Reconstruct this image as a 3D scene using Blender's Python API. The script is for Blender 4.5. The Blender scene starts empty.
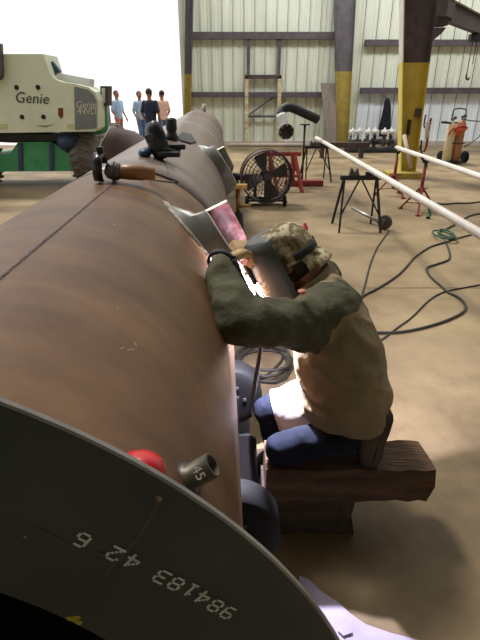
import bpy, bmesh, math, random
from mathutils import Vector as V, Matrix as M4
random.seed(7)
SC = bpy.context.scene
COL = SC.collection
PI = math.pi
R2D = math.radians

# ---------------------------------------------------------------- camera numbers
CAM_H = 1.65
FOC = 480.0
PITCH = math.atan((320 - 93) / FOC)
CC, SS = math.cos(PITCH), math.sin(PITCH)

def ray(px, py):
    a = (px - 240) / FOC; b = (320 - py) / FOC
    return V((a, CC + b * SS, -SS + b * CC))
def at_y(px, py, Y):
    r = ray(px, py); k = Y / r.y
    return V((r.x * k, Y, CAM_H + r.z * k))
def at_z(px, py, Z=0.0):
    r = ray(px, py); k = (Z - CAM_H) / r.z
    return V((r.x * k, r.y * k, Z))

# ---------------------------------------------------------------- materials
def lin(c):
    out = []
    for v in c[:3]:
        v /= 255.0
        out.append(v / 12.92 if v <= .04045 else ((v + .055) / 1.055) ** 2.4)
    return (*out, 1)

def mat(name, c1, c2=None, rough=.6, metal=0.0, scale=6.0, detail=6.0, stretch=(1, 1, 1), bump=0.0, bscale=None,
        spec=.5, emit=None, estr=0.0, c3=None, lo=.35, hi=.65):
    m = bpy.data.materials.new(name); m.use_nodes = True
    nt = m.node_tree; n = nt.nodes; l = nt.links
    b = n['Principled BSDF']
    b.inputs['Roughness'].default_value = rough
    b.inputs['Metallic'].default_value = metal
    b.inputs['Specular IOR Level'].default_value = spec
    b.inputs['Base Color'].default_value = lin(c1)
    if emit is not None:
        b.inputs['Emission Color'].default_value = lin(emit)
        b.inputs['Emission Strength'].default_value = estr
    if c2 is not None or bump:
        tc = n.new('ShaderNodeTexCoord'); mp = n.new('ShaderNodeMapping')
        mp.inputs['Scale'].default_value = stretch
        l.new(tc.outputs['Object'], mp.inputs['Vector'])
    if c2 is not None:
        no = n.new('ShaderNodeTexNoise'); no.inputs['Scale'].default_value = scale
        no.inputs['Detail'].default_value = detail; no.inputs['Roughness'].default_value = .62
        l.new(mp.outputs['Vector'], no.inputs['Vector'])
        cr = n.new('ShaderNodeValToRGB')
        cr.color_ramp.elements[0].position = lo; cr.color_ramp.elements[0].color = lin(c1)
        cr.color_ramp.elements[1].position = hi; cr.color_ramp.elements[1].color = lin(c2)
        if c3 is not None:
            e = cr.color_ramp.elements.new((lo + hi) / 2); e.color = lin(c3)
        l.new(no.outputs['Fac'], cr.inputs['Fac'])
        l.new(cr.outputs['Color'], b.inputs['Base Color'])
    if bump:
        nb = n.new('ShaderNodeTexNoise'); nb.inputs['Scale'].default_value = bscale or scale * 3
        nb.inputs['Detail'].default_value = 4
        l.new(mp.outputs['Vector'], nb.inputs['Vector'])
        bp = n.new('ShaderNodeBump'); bp.inputs['Strength'].default_value = bump
        bp.inputs['Distance'].default_value = .02
        l.new(nb.outputs['Fac'], bp.inputs['Height'])
        l.new(bp.outputs['Normal'], b.inputs['Normal'])
    return m

def dirt_shade(m, off, scale=.5, lo=.46, hi=.62, dark=(.58, .55, .52, 1)):
    nt = m.node_tree; n = nt.nodes; l = nt.links; b = n['Principled BSDF']
    src = b.inputs['Base Color'].links[0].from_socket
    tc = n.new('ShaderNodeTexCoord'); mp = n.new('ShaderNodeMapping'); mp.inputs['Location'].default_value = off
    no = n.new('ShaderNodeTexNoise'); no.inputs['Scale'].default_value = scale; no.inputs['Detail'].default_value = 8; no.inputs['Roughness'].default_value = .65
    cr = n.new('ShaderNodeValToRGB'); cr.color_ramp.elements[0].position = lo; cr.color_ramp.elements[1].position = hi
    cr.color_ramp.elements[0].color = (1, 1, 1, 1); cr.color_ramp.elements[1].color = dark
    mx = n.new('ShaderNodeMix'); mx.data_type = 'RGBA'; mx.blend_type = 'MULTIPLY'; mx.inputs['Factor'].default_value = 1
    l.new(tc.outputs['Object'], mp.inputs['Vector']); l.new(mp.outputs['Vector'], no.inputs['Vector']); l.new(no.outputs['Fac'], cr.inputs['Fac'])
    l.new(src, mx.inputs['A']); l.new(cr.outputs['Color'], mx.inputs['B']); l.new(mx.outputs['Result'], b.inputs['Base Color'])
MT = {}
def defm(key, *a, **k):
    MT[key] = mat(key, *a, **k); return MT[key]

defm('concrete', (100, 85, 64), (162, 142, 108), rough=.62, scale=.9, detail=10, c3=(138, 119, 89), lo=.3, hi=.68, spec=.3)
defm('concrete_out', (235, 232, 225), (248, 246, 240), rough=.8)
defm('panel', (212, 215, 194), (229, 231, 211), rough=.55, scale=2.0, stretch=(1, 1, .4), lo=.3, hi=.7)
defm('panel_pale', (230, 237, 240), (240, 244, 246), rough=.55, scale=2.0, stretch=(1, 1, .4))
defm('panel_seam', (100, 100, 90), (124, 124, 110), rough=.7)  # dark rib flanks: seam dirt plus shading put into the colour
defm('panel_seam_pale', (98, 104, 106), (122, 128, 128), rough=.7)  # same darkened flanks on the pale panels, shading in the colour
defm('girt', (72, 63, 68), (96, 84, 88), rough=.7, scale=5)
defm('curb', (178, 164, 150), (196, 184, 172), rough=.8, scale=4)
defm('steel_brown', (62, 50, 46), (84, 68, 62), rough=.7, scale=4)
defm('column_grey', (82, 76, 80), (102, 94, 96), rough=.7, scale=4)
defm('yellow', (176, 146, 48), (196, 168, 62), rough=.55, scale=5, lo=.3, hi=.7)
defm('yellow_worn', (170, 150, 66), (150, 128, 62), rough=.6, scale=6)
defm('white_flange', (222, 214, 204), (206, 196, 186), rough=.6)
defm('door_frame', (220, 210, 176), (160, 138, 96), rough=.7, scale=9)
defm('board', (118, 106, 96), (138, 124, 112), rough=.8, scale=4, stretch=(4, 4, .5))
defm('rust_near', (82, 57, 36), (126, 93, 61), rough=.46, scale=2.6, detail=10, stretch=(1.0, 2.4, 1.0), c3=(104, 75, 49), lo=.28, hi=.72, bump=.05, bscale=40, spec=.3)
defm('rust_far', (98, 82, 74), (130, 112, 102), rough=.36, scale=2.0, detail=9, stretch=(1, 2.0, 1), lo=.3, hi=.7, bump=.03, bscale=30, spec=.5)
defm('pipe_inside', (26, 22, 20), (34, 29, 26), rough=.9, spec=.1)
defm('weld_bead', (70, 50, 40), (96, 72, 58), rough=.5, metal=.3, bump=.5, bscale=90)
defm('weld_dark', (22, 18, 17), (34, 28, 26), rough=.6)
defm('band_grey', (120, 112, 110), (140, 132, 130), rough=.45, scale=4)
defm('flange_black', (60, 63, 62), (88, 90, 88), rough=.5, scale=3.2, detail=8, lo=.3, hi=.75, spec=.22, c3=(72, 74, 73))
defm('flange_edge', (150, 146, 138), (104, 100, 94), rough=.4, metal=.3)
defm('scratch', (86, 82, 74), (62, 61, 57), rough=.5, scale=30)
defm('yellow_paint', (170, 150, 50), rough=.6)
defm('stencil_white', (214, 212, 206), (190, 188, 182), rough=.8, scale=60)
defm('chalk', (190, 172, 150), (160, 135, 110), rough=.9, scale=60)
defm('stub_steel', (96, 96, 92), (124, 122, 116), rough=.42, metal=.35, scale=5)
defm('stub_inner', (66, 34, 32), (150, 112, 106), rough=.6, scale=14, c3=(104, 60, 56))
defm('ground_steel', (190, 182, 168), (132, 124, 112), rough=.4, metal=.4, scale=30)
defm('red_plastic', (205, 36, 40), (184, 24, 30), rough=.3)
defm('coupling', (104, 98, 82), (72, 66, 56), rough=.45, metal=.5, scale=20)
defm('black_hole', (14, 13, 12), rough=.9, spec=.1)
defm('black', (24, 24, 26), (36, 36, 38), rough=.55, scale=8)
defm('black_gloss', (22, 23, 30), (30, 31, 38), rough=.28)
defm('rubber', (98, 90, 82), (120, 112, 102), rough=.85, scale=7)
defm('rubber_dark', (14, 14, 15), (22, 22, 23), rough=.7, spec=.25)
defm('cable', (40, 38, 32), (54, 50, 42), rough=.6)
defm('cable_green', (46, 84, 60), rough=.6)
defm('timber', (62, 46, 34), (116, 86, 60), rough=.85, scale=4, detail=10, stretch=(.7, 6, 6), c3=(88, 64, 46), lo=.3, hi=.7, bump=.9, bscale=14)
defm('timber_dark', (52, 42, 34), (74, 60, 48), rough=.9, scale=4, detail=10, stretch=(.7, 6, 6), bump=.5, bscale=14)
defm('timber_end', (128, 92, 62), (92, 66, 46), rough=.9, scale=14)
defm('jacket_tan', (124, 111, 87), (143, 128, 101), rough=.9, scale=5, detail=8, bump=.8, bscale=13, spec=.15)
defm('jacket_green', (74, 73, 58), (90, 88, 70), rough=.9, scale=6, detail=8, bump=.8, bscale=14, spec=.15)
defm('jeans', (22, 26, 37), (34, 39, 53), rough=.9, scale=12, detail=8, bump=.3, bscale=14, spec=.12)
defm('jeans_pale', (120, 124, 140), (140, 144, 158), rough=.9, scale=12, detail=8, bump=.3, bscale=14, spec=.12)
defm('boot', (62, 50, 40), (80, 66, 52), rough=.75, scale=14)
defm('sole', (84, 74, 62), (62, 54, 46), rough=.85)
defm('skin', (150, 92, 70), (172, 110, 86), rough=.55, scale=14)
defm('hair', (36, 26, 20), (52, 38, 28), rough=.7)
defm('camo', (96, 82, 60), (196, 184, 156), rough=.9, scale=30, detail=3, c3=(140, 124, 96), lo=.4, hi=.6, spec=.1)
defm('strap_black', (26, 28, 26), rough=.7)
defm('hood', (54, 56, 55), (70, 72, 70), rough=.38, scale=5)
defm('hood_inside', (20, 20, 20), rough=.9)
defm('glove', (178, 150, 108), (154, 126, 88), rough=.85, scale=14, bump=.3, bscale=30)
defm('badge', (176, 96, 70), (196, 130, 100), rough=.6, scale=40)
defm('brass', (176, 132, 60), (140, 104, 52), rough=.4, metal=.6, scale=10)
defm('tool_tan', (150, 106, 62), (122, 84, 52), rough=.4, scale=10)
defm('tool_grey', (74, 72, 68), (94, 90, 84), rough=.45, metal=.4, scale=12)
defm('silver', (176, 174, 170), (150, 148, 144), rough=.35, metal=.7)
defm('white_pipe', (228, 222, 214), (214, 206, 196), rough=.5, scale=4)
defm('red_stand', (140, 44, 40), (112, 34, 32), rough=.55, scale=8)
defm('red_frame', (166, 66, 48), (134, 50, 40), rough=.6, scale=8)
defm('fan_wire', (58, 56, 54), (72, 68, 64), rough=.5, metal=.4)
defm('fan_blade', (92, 88, 80), (78, 74, 68), rough=.5)
defm('lift_cream', (218, 224, 196), (230, 235, 208), rough=.5, scale=1.6)
defm('lift_grey', (118, 126, 124), (130, 136, 134), rough=.5)
defm('lift_green', (54, 146, 94), (80, 166, 114), rough=.5, scale=3)
defm('lift_blue', (58, 78, 110), (44, 62, 92), rough=.5)
defm('lift_white', (214, 214, 212), rough=.5)
defm('text_black', (52, 54, 48), rough=.7)
defm('text_white', (222, 218, 200), rough=.7)
defm('decal', (206, 200, 150), rough=.7)
defm('decal_red', (120, 60, 46), rough=.7)
defm('orange', (206, 84, 44), (184, 66, 36), rough=.6)
defm('cyl_tan', (176, 124, 90), (150, 100, 72), rough=.5, scale=4)
defm('cyl_cream', (224, 212, 170), (206, 190, 146), rough=.5, scale=4)
defm('valve_white', (222, 220, 216), rough=.45)
defm('valve_body', (96, 92, 92), (70, 68, 70), rough=.5, metal=.4)
defm('sack', (164, 156, 144), (140, 132, 122), rough=.9, scale=8)
defm('cloth_black', (20, 22, 28), (30, 32, 40), rough=.95)
defm('shirt_navy', (28, 34, 56), (38, 44, 68), rough=.9)
defm('shirt_blue', (150, 176, 206), (170, 192, 216), rough=.9)
defm('shirt_peach', (214, 170, 150), (226, 186, 168), rough=.9)
defm('denim_light', (84, 108, 146), (100, 124, 160), rough=.9)
defm('trouser_red', (196, 120, 98), rough=.9)
defm('cabinet_blue', (40, 46, 78), (52, 58, 92), rough=.6)
defm('sheet', (196, 186, 206), (178, 168, 190), rough=.6, scale=7)  # pale sheet, the arc's lilac cast is put into its colour
defm('can_red', (168, 46, 40), rough=.4)
defm('joint', (104, 86, 60), (120, 100, 72), rough=.9, scale=10)
defm('fan_drum', (92, 60, 52), (74, 50, 44), rough=.6)
defm('stub_dark', (84, 68, 64), (104, 86, 80), rough=.5, scale=5)
defm('thigh_flap', (206, 196, 194), (186, 176, 176), rough=.85, scale=9, bump=.4, bscale=16)
defm('unseen_roof', (120, 120, 114), (136, 136, 128), rough=.8, scale=2)
defm('yellow_lit', (222, 206, 112), (208, 190, 96), rough=.55, scale=5)  # column yellow lightened; daylight on the flange put into the colour
defm('arc', (255, 255, 255), emit=(214, 216, 255), estr=60.0)

dirt_shade(MT['concrete'], (3.1, 1.7, 0))  # floor stains, shifted so the dark also paints shade near the welder
dirt_shade(MT['rust_near'], (1.0, 4.0, 2.0), 1.6, .45, .7, (.72, .70, .68, 1))
# ---------------------------------------------------------------- mesh building
class MB:
    def __init__(s): s.v = []; s.f = []; s.m = []; s.sm = []
    def add(s, vs, fs, mi=0, sm=False):
        o = len(s.v); s.v += [V(p) for p in vs]
        for f in fs: s.f.append([i + o for i in f]); s.m.append(mi); s.sm.append(sm)
        return s
    def box(s, c, size, rot=None, mi=0, bevel=0.0):
        x, y, z = [q / 2 for q in size]; c = V(c)
        if bevel:
            bm = bmesh.new(); bmesh.ops.create_cube(bm, size=1)
            for v in bm.verts: v.co = V((v.co.x * size[0], v.co.y * size[1], v.co.z * size[2]))
            bmesh.ops.bevel(bm, geom=bm.edges[:], offset=bevel, segments=2, affect='EDGES', profile=.6)
            bm.verts.index_update()
            vs = [(rot @ v.co if rot else v.co) + c for v in bm.verts]
            fs = [[v.index for v in f.verts] for f in bm.faces]; bm.free()
            return s.add(vs, fs, mi)
        vs = [V((a * x, b * y, d * z)) for a in (-1, 1) for b in (-1, 1) for d in (-1, 1)]
        if rot: vs = [rot @ v for v in vs]
        return s.add([v + c for v in vs], [(0, 1, 3, 2), (4, 6, 7, 5), (0, 4, 5, 1), (2, 3, 7, 6), (0, 2, 6, 4), (1, 5, 7, 3)], mi)
    def bar(s, a, b, w, h, up=(0, 0, 1), mi=0, bevel=0.0):
        a, b = V(a), V(b); d = (b - a); L = d.length; d.normalize()
        u = V(up); x = u.cross(d)
        if x.length < 1e-4: x = V((1, 0, 0)).cross(d)
        x.normalize(); y = d.cross(x)
        return s.box((a + b) / 2, (w, h, L), M4((x, y, d)).transposed(), mi, bevel)
    def cyl(s, a, b, r0, r1=None, n=20, caps=True, mi=0, mcap=None):
        r1 = r0 if r1 is None else r1
        a, b = V(a), V(b); d = (b - a).normalized(); x, y = frame(d)
        vs = []
        for p, r in ((a, r0), (b, r1)):
            vs += [p + x * (r * math.cos(2 * PI * i / n)) + y * (r * math.sin(2 * PI * i / n)) for i in range(n)]
        s.add(vs, [(i, (i + 1) % n, n + (i + 1) % n, n + i) for i in range(n)], mi, True)
        if caps:
            s.add(vs[:n], [list(range(n))[::-1]], mi if mcap is None else mcap)
            s.add(vs[n:], [list(range(n))], mi if mcap is None else mcap)
        return s
    def lathe(s, o, axis, prof, n=28, mi=0, sm=True, closed=False):
        """prof: (h, r) pairs along axis"""
        o, d = V(o), V(axis).normalized(); x, y = frame(d)
        vs = []
        for h, r in prof:
            r = max(r, 1e-5)
            vs += [o + d * h + x * (r * math.cos(2 * PI * i / n)) + y * (r * math.sin(2 * PI * i / n)) for i in range(n)]
        fs = []
        k = len(prof)
        for j in range(k if closed else k - 1):
            a = j * n; b = ((j + 1) % k) * n
            fs += [(a + i, a + (i + 1) % n, b + (i + 1) % n, b + i) for i in range(n)]
        s.add(vs, fs, mi, sm)
        if not closed:
            if prof[0][1] > 1e-4: s.add(vs[:n], [list(range(n))[::-1]], mi)
            if prof[-1][1] > 1e-4: s.add(vs[-n:], [list(range(n))], mi)
        return s
    def tube(s, pts, r, n=10, mi=0, caps=True, smoothpts=0):
        pts = [V(p) for p in pts]
        if smoothpts: pts = catmull(pts, smoothpts)
        k = len(pts); rs = r if isinstance(r, (list, tuple)) else [r] * k
        if len(rs) != k: rs = [rs[0] + (rs[-1] - rs[0]) * i / (k - 1) for i in range(k)]
        t0 = (pts[1] - pts[0]).normalized(); x, y = frame(t0); vs = []
        for i, p in enumerate(pts):
            t = (pts[min(i + 1, k - 1)] - pts[max(i - 1, 0)]).normalized()
            x = (x - t * x.dot(t))
            if x.length < 1e-5: x = frame(t)[0]
            x.normalize(); y = t.cross(x)
            vs += [p + x * (rs[i] * math.cos(2 * PI * j / n)) + y * (rs[i] * math.sin(2 * PI * j / n)) for j in range(n)]
        fs = [(i * n + j, i * n + (j + 1) % n, (i + 1) * n + (j + 1) % n, (i + 1) * n + j) for i in range(k - 1) for j in range(n)]
        s.add(vs, fs, mi, True)
        if caps:
            s.add(vs[:n], [list(range(n))[::-1]], mi); s.add(vs[-n:], [list(range(n))], mi)
        return s
    def ell(s, c, rx, ry, rz, rot=None, n=20, k=12, mi=0):
        c = V(c); vs = []; fs = []
        for j in range(k + 1):
            t = PI * j / k
            for i in range(n):
                p = V((rx * math.sin(t) * math.cos(2 * PI * i / n), ry * math.sin(t) * math.sin(2 * PI * i / n), rz * math.cos(t)))
                vs.append((rot @ p if rot else p) + c)
        for j in range(k):
            for i in range(n):
                fs.append((j * n + i, (j + 1) * n + i, (j + 1) * n + (i + 1) % n, j * n + (i + 1) % n))
        return s.add(vs, fs, mi, True)
    def prism(s, poly, d, mi=0, side=None):
        """closed polygon (list of points), extruded by vector d"""
        n = len(poly); d = V(d); poly = [V(p) for p in poly]
        vs = poly + [p + d for p in poly]
        s.add(vs, [list(range(n))[::-1], [n + i for i in range(n)]], mi)
        s.add(vs, [(i, (i + 1) % n, n + (i + 1) % n, n + i) for i in range(n)], mi if side is None else side)
        return s
    def loft(s, rings, mi=0, caps=True, closed=True):
        n = len(rings[0]); vs = [V(p) for r in rings for p in r]; fs = []
        for j in range(len(rings) - 1):
            for i in range(n if closed else n - 1):
                fs.append((j * n + i, j * n + (i + 1) % n, (j + 1) * n + (i + 1) % n, (j + 1) * n + i))
        s.add(vs, fs, mi, True)
        if caps:
            s.add(vs[:n], [list(range(n))[::-1]], mi, True); s.add(vs[-n:], [list(range(n))], mi, True)
        return s
    def capsule(s, a, b, ra, rb, n=16, k=5):
        a, b = V(a), V(b); d = (b - a); L = d.length
        prof = [(-ra * math.cos(PI / 2 * j / k), ra * math.sin(PI / 2 * j / k)) for j in range(k)]
        prof += [(0, ra), (L / 2, (ra + rb) / 2), (L, rb)]
        prof += [(L + rb * math.sin(PI / 2 * j / k), rb * math.cos(PI / 2 * j / k)) for j in range(1, k + 1)]
        return s.lathe(a, d, prof, n)

def frame(d):
    d = V(d); u = V((0, 0, 1)) if abs(d.z) < .9 else V((0, 1, 0))
    x = u.cross(d).normalized(); return x, d.cross(x)
def catmull(p, k):
    out = []
    for i in range(len(p) - 1):
        p0 = p[max(i - 1, 0)]; p1 = p[i]; p2 = p[i + 1]; p3 = p[min(i + 2, len(p) - 1)]
        for j in range(k):
            t = j / k
            out.append(.5 * ((2 * p1) + (p2 - p0) * t + (2 * p0 - 5 * p1 + 4 * p2 - p3) * t * t + (3 * p1 - p0 - 3 * p2 + p3) * t ** 3))
    out.append(p[-1]); return out
def ellring(c, ax, ay, n=28, pw=1.0):
    c, ax, ay = V(c), V(ax), V(ay); out = []
    for i in range(n):
        a = 2 * PI * i / n; ca, sa = math.cos(a), math.sin(a)
        out.append(c + ax * (math.copysign(abs(ca) ** pw, ca)) + ay * (math.copysign(abs(sa) ** pw, sa)))
    return out

def root_off(o):
    t = V((0, 0, 0))
    while o is not None:
        t += o.location; o = o.parent
    return t
def obj(name, mb, mats, parent=None, fix=True):
    mats = mats if isinstance(mats, (list, tuple)) else [mats]
    me = bpy.data.meshes.new(name)
    off = root_off(parent)
    me.from_pydata([tuple(p - off) for p in mb.v], [], mb.f)
    for m in mats: me.materials.append(MT[m] if isinstance(m, str) else m)
    for p, mi, sm in zip(me.polygons, mb.m, mb.sm): p.material_index = mi; p.use_smooth = sm
    if fix:
        bm = bmesh.new(); bm.from_mesh(me)
        bmesh.ops.remove_doubles(bm, verts=bm.verts[:], dist=1e-5)
        bmesh.ops.recalc_face_normals(bm, faces=bm.faces[:]); bm.to_mesh(me); bm.free()
    me.update()
    o = bpy.data.objects.new(name, me); COL.objects.link(o)
    if parent is not None: o.parent = parent
    return o
def blob(name, mb, mats, parent=None, voxel=.012, smooth=6, classify=None, folds=None):
    """union of closed shapes as one continuous smooth surface"""
    o = obj(name, mb, mats, parent)
    r = o.modifiers.new('r', 'REMESH'); r.mode = 'VOXEL'; r.voxel_size = voxel
    s = o.modifiers.new('s', 'SMOOTH'); s.iterations = smooth; s.factor = .5
    dg = bpy.context.evaluated_depsgraph_get(); dg.update()
    me = bpy.data.meshes.new_from_object(o.evaluated_get(dg))
    o.modifiers.clear(); old = o.data; o.data = me; bpy.data.meshes.remove(old)
    me.name = name
    me.materials.clear()
    for m in (mats if isinstance(mats, (list, tuple)) else [mats]): me.materials.append(MT[m])
    off = root_off(parent)
    if folds:
        ns = [v.normal.copy() for v in me.vertices]
        for v, n_ in zip(me.vertices, ns): v.co += n_ * folds(v.co + off)
    for p in me.polygons:
        p.use_smooth = True
        p.material_index = classify(p.center + off) if classify else 0
    if classify:                                   # even out the seam lines between cloths
        bm = bmesh.new(); bm.from_mesh(me); nb = {}
        for e in bm.edges:
            f = e.link_faces
            if len(f) == 2 and f[0].material_index != f[1].material_index:
                a, c = e.verts; nb.setdefault(a, []).append(c); nb.setdefault(c, []).append(a)
        for _ in range(8):
            new = {v: v.co * .4 + sum((q.co for q in l_), V((0, 0, 0))) / len(l_) * .6 for v, l_ in nb.items()}
            for v, c in new.items(): v.co = c
        bm.to_mesh(me); bm.free()
    return o
def tag(o, label, cat, group=None):
    o['label'] = label; o['category'] = cat
    if group: o['group'] = group
    return o
def thing(name, label, cat, loc=(0, 0, 0), group=None):
    o = bpy.data.objects.new(name, None); COL.objects.link(o); o.location = loc
    o.empty_display_size = .1
    return tag(o, label, cat, group)
def struct(name, mb, mats, parent=None):
    o = obj(name, mb, mats, parent)
    if parent is None: o['kind'] = 'structure'
    return o
def dup(root, loc, rotz=0.0, label=None):
    r = root.copy(); COL.objects.link(r); r.location = loc; r.rotation_euler = (0, 0, rotz)
    if label: r['label'] = label
    for ch in root.children:
        c = ch.copy(); COL.objects.link(c); c.parent = r
        for g in ch.children:
            d = g.copy(); COL.objects.link(d); d.parent = c
    return r
def text_mb(txt, size, origin, ax, ay, extrude=.002, shear=0.0, mi=0):
    cu = bpy.data.curves.new('t', 'FONT'); cu.body = txt; cu.size = size; cu.align_x = 'CENTER'; cu.align_y = 'CENTER'
    cu.shear = shear; cu.resolution_u = 3
    o = bpy.data.objects.new('t', cu); COL.objects.link(o)
    dg = bpy.context.evaluated_depsgraph_get(); dg.update()
    me = bpy.data.meshes.new_from_object(o.evaluated_get(dg))
    mb = MB(); ax, ay, og = V(ax).normalized(), V(ay).normalized(), V(origin)
    mb.add([og + ax * v.co.x + ay * v.co.y for v in me.vertices], [list(p.vertices) for p in me.polygons], mi)
    bpy.data.objects.remove(o); bpy.data.curves.remove(cu); bpy.data.meshes.remove(me)
    return mb

# ================================================================ SETTING
WY = 17.85
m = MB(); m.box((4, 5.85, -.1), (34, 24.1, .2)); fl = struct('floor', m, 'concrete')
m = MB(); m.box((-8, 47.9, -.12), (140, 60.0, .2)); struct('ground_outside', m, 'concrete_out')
m = MB(); m.box((4, -1.9, 6.6), (34, 8.6, .2)); struct('unseen_roof', m, 'unseen_roof')  # unseen partial roof, put in to block sky light near the camera
m = MB(); m.box((4, -6.1, 3.3), (34, .2, 6.6)); struct('unseen_rear_wall', m, 'panel')  # unseen rear wall, added with the roof to cut light from behind
m = MB()
for a, b in (((367, 288), (560, 288)),):
    p, q = at_z(*a), at_z(*b); m.bar(p + V((0, 0, .001)), q + V((0, 0, .001)), .012, .004)
struct('trim_1', m, 'joint')

def wall_panels(x0, x1, z0, z1, pitch, mi_p, mi_s, m):
    n = int(round((x1 - x0) / pitch)); pitch = (x1 - x0) / n
    for i in range(n):
        a = x0 + i * pitch
        prof = [(a, 0), (a + pitch * .36, 0), (a + pitch * .42, .018), (a + pitch * .58, .018), (a + pitch * .64, 0), (a + pitch * .88, 0), (a + pitch * .91, -.035), (a + pitch * .97, -.035), (a + pitch, 0)]
        for j in range(len(prof) - 1):
            (xa, ya), (xb, yb) = prof[j], prof[j + 1]
            sm = mi_s if j in (5, 7) else mi_p
            m.add([(xa, WY + ya, z0), (xb, WY + yb, z0), (xb, WY + yb, z1), (xa, WY + ya, z1)], [(0, 1, 2, 3)], sm)
    m.box(((x0 + x1) / 2, WY + .1, (z0 + z1) / 2), (x1 - x0, .1, z1 - z0), mi=mi_p)
m = MB()
wall_panels(-1.95, 4.0, 0.12, 7.0, .36, 0, 1, m)
wall_panels(4.0, 14.0, 1.75, 7.0, .42, 0, 1, m)
wall_panels(4.0, 14.0, 0.12, 1.75, .42, 2, 3, m)
struct('wall_back', m, ['panel', 'panel_seam', 'panel_pale', 'panel_seam_pale'])
m = MB(); m.box((6.02, WY - .04, .07), (15.9, .3, .14)); struct('baseboard_back', m, 'curb')
for k, (x0, x1, z, t) in enumerate(((-1.75, 3.35, 3.30, .2), (-1.75, 3.35, 1.60, .16), (4.0, 14, 3.10, .18), (4.0, 14, 1.72, .18))):
    m = MB(); m.box(((x0 + x1) / 2, WY - .15, z), (x1 - x0, .16, t)); m.box(((x0 + x1) / 2, WY - .22, z - t / 2 + .012), (x1 - x0, .06, .02))
    struct('trim_%d' % (k + 2), m, 'girt')
m = MB()
for x in (.27, 1.27): m.box((x, WY - .14, 2.75), (.1, .12, 1.1))
struct('trim_6', m, 'girt')
# framed opening in the back wall, closed off by panels
m = MB()
for x, mi in ((.22, 0), (1.31, 0)): m.box((x, WY - .17, 1.08), (.12, .16, 2.1), mi=mi)
m.box((.76, WY - .17, 2.13), (1.2, .16, .12), mi=1)
dr = struct('door_1', m, ['door_frame', 'steel_brown'])
m = MB(); m.bar((.3, WY - .16, .98), (1.25, WY - .16, 1.6), .06, .05); m.box((.76, WY - .16, .93), (.96, .05, .07))
obj('door_brace', m, 'girt', dr)

def icolumn(name, le, re_, y, ztop, zy, mats, d=.24, base=.02):
    """tapered I section; web in the XZ plane; yellow up to zy; edges given as two points each"""
    def edge(e):
        p, q = at_y(*e[0], y), at_y(*e[1], y); return lambda z: p.x + (q.x - p.x) * (z - p.z) / (q.z - p.z)
    xl, xr = edge(le), edge(re_)
    m = MB()
    for (za, zb, mi, mf) in ((base, zy, 1, 2), (zy, ztop, 0, 3)):
        m.prism([(xl(za), y - .008, za), (xr(za), y - .008, za), (xr(zb), y - .008, zb), (xl(zb), y - .008, zb)], (0, .016, 0), mi)
        for f, mm in ((xl, mf), (xr, mi)):
            m.prism([(f(za) - .011, y - d / 2, za), (f(za) + .011, y - d / 2, za), (f(zb) + .011, y - d / 2, zb), (f(zb) - .011, y - d / 2, zb)], (0, d, 0), mm)
    m.box(((xl(0) + xr(0)) / 2, y, .012), (xr(0) - xl(0) + .2, d + .2, .024), mi=1)
    return struct(name, m, mats)
icolumn('trim_7', ((335, 0), (336.5, 140)), ((355, 0), (348, 130)), WY - .42, 6, 2.28, ['column_grey', 'yellow_worn', 'yellow_worn', 'column_grey'])
icolumn('trim_8', ((186, 0), (184.5, 125)), ((193, 0), (190, 125)), WY - .3, 6, 2.2, ['column_grey', 'yellow_worn', 'yellow_worn', 'column_grey'])
nc = icolumn('trim_9', ((402, 0), (400, 130)), ((435, 0), (419.5, 122)), 10.9, 6, 2.2, ['steel_brown', 'yellow', 'yellow_lit', 'white_flange'], .26)
m = MB(); m.box((3.5, 10.72, .06), (.7, .5, .12), bevel=.01); obj('column_footing', m, 'yellow_worn', nc)
bx = tag(obj('junction_box', MB().box((3.70, 10.86, 1.28), (.12, .07, .16), bevel=.008), 'steel_brown'), 'small brown junction box on the web of the near yellow column', 'box')
m = MB(); m.box((3.53, 10.80, 1.0), (.04, .14, .3), bevel=.008)
tag(obj('switch_box', m, 'black'), 'narrow black switch box on the flange of the near yellow column', 'switch')

# ================================================================ THE PIPE
AZ = R2D(-2.05)
DD = V((math.sin(AZ), math.cos(AZ), 0)); RR = V((math.cos(AZ), -math.sin(AZ), 0)); UZ = V((0, 0, 1))
PR = .53; PCX = -.4965; PCZ = CAM_H - .867
def pp(y, phi, r):               # point: distance along pipe, angle from top (deg, + right), radius
    a = R2D(phi); return RR * (PCX + r * math.sin(a)) + UZ * (PCZ + r * math.cos(a)) + DD * y
def nrm(phi): a = R2D(phi); return RR * math.sin(a) + UZ * math.cos(a)
Y0, YS, Y1 = .335, 2.46, 11.6
pipe = thing('steel_pipe', 'huge rusty brown steel pipe with black end flange lying along the left side', 'pipe', V((pp(5, 180, PR).x, pp(5, 180, PR).y, 0)))
def shell(y0, y1, ro, ri, n=128, k=24, mi=0, mi2=1):
    m = MB(); vs = []
    for j in range(k + 1):
        y = y0 + (y1 - y0) * j / k
        vs += [pp(y, 360 * i / n, ro) for i in range(n)]
    m.add(vs, [(j * n + i, j * n + (i + 1) % n, (j + 1) * n + (i + 1) % n, (j + 1) * n + i) for j in range(k) for i in range(n)], mi, True)
    vs = []
    for y in (y0, y1): vs += [pp(y, 360 * i / n, ri) for i in range(n)]
    m.add(vs, [(i, n + i, n + (i + 1) % n, (i + 1) % n) for i in range(n)], mi2, True)
    for y in (y0, y1):
        vs = [pp(y, 360 * i / n, r) for r in (ro, ri) for i in range(n)]
        m.add(vs, [(i, (i + 1) % n, n + (i + 1) % n, n + i) for i in range(n)], mi2)
    return m
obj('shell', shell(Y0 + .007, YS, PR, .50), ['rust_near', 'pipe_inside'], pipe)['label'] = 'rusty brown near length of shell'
obj('shell', shell(YS, Y1, PR, .50), ['rust_far', 'pipe_inside'], pipe)['label'] = 'greyer far length of shell'
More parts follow.
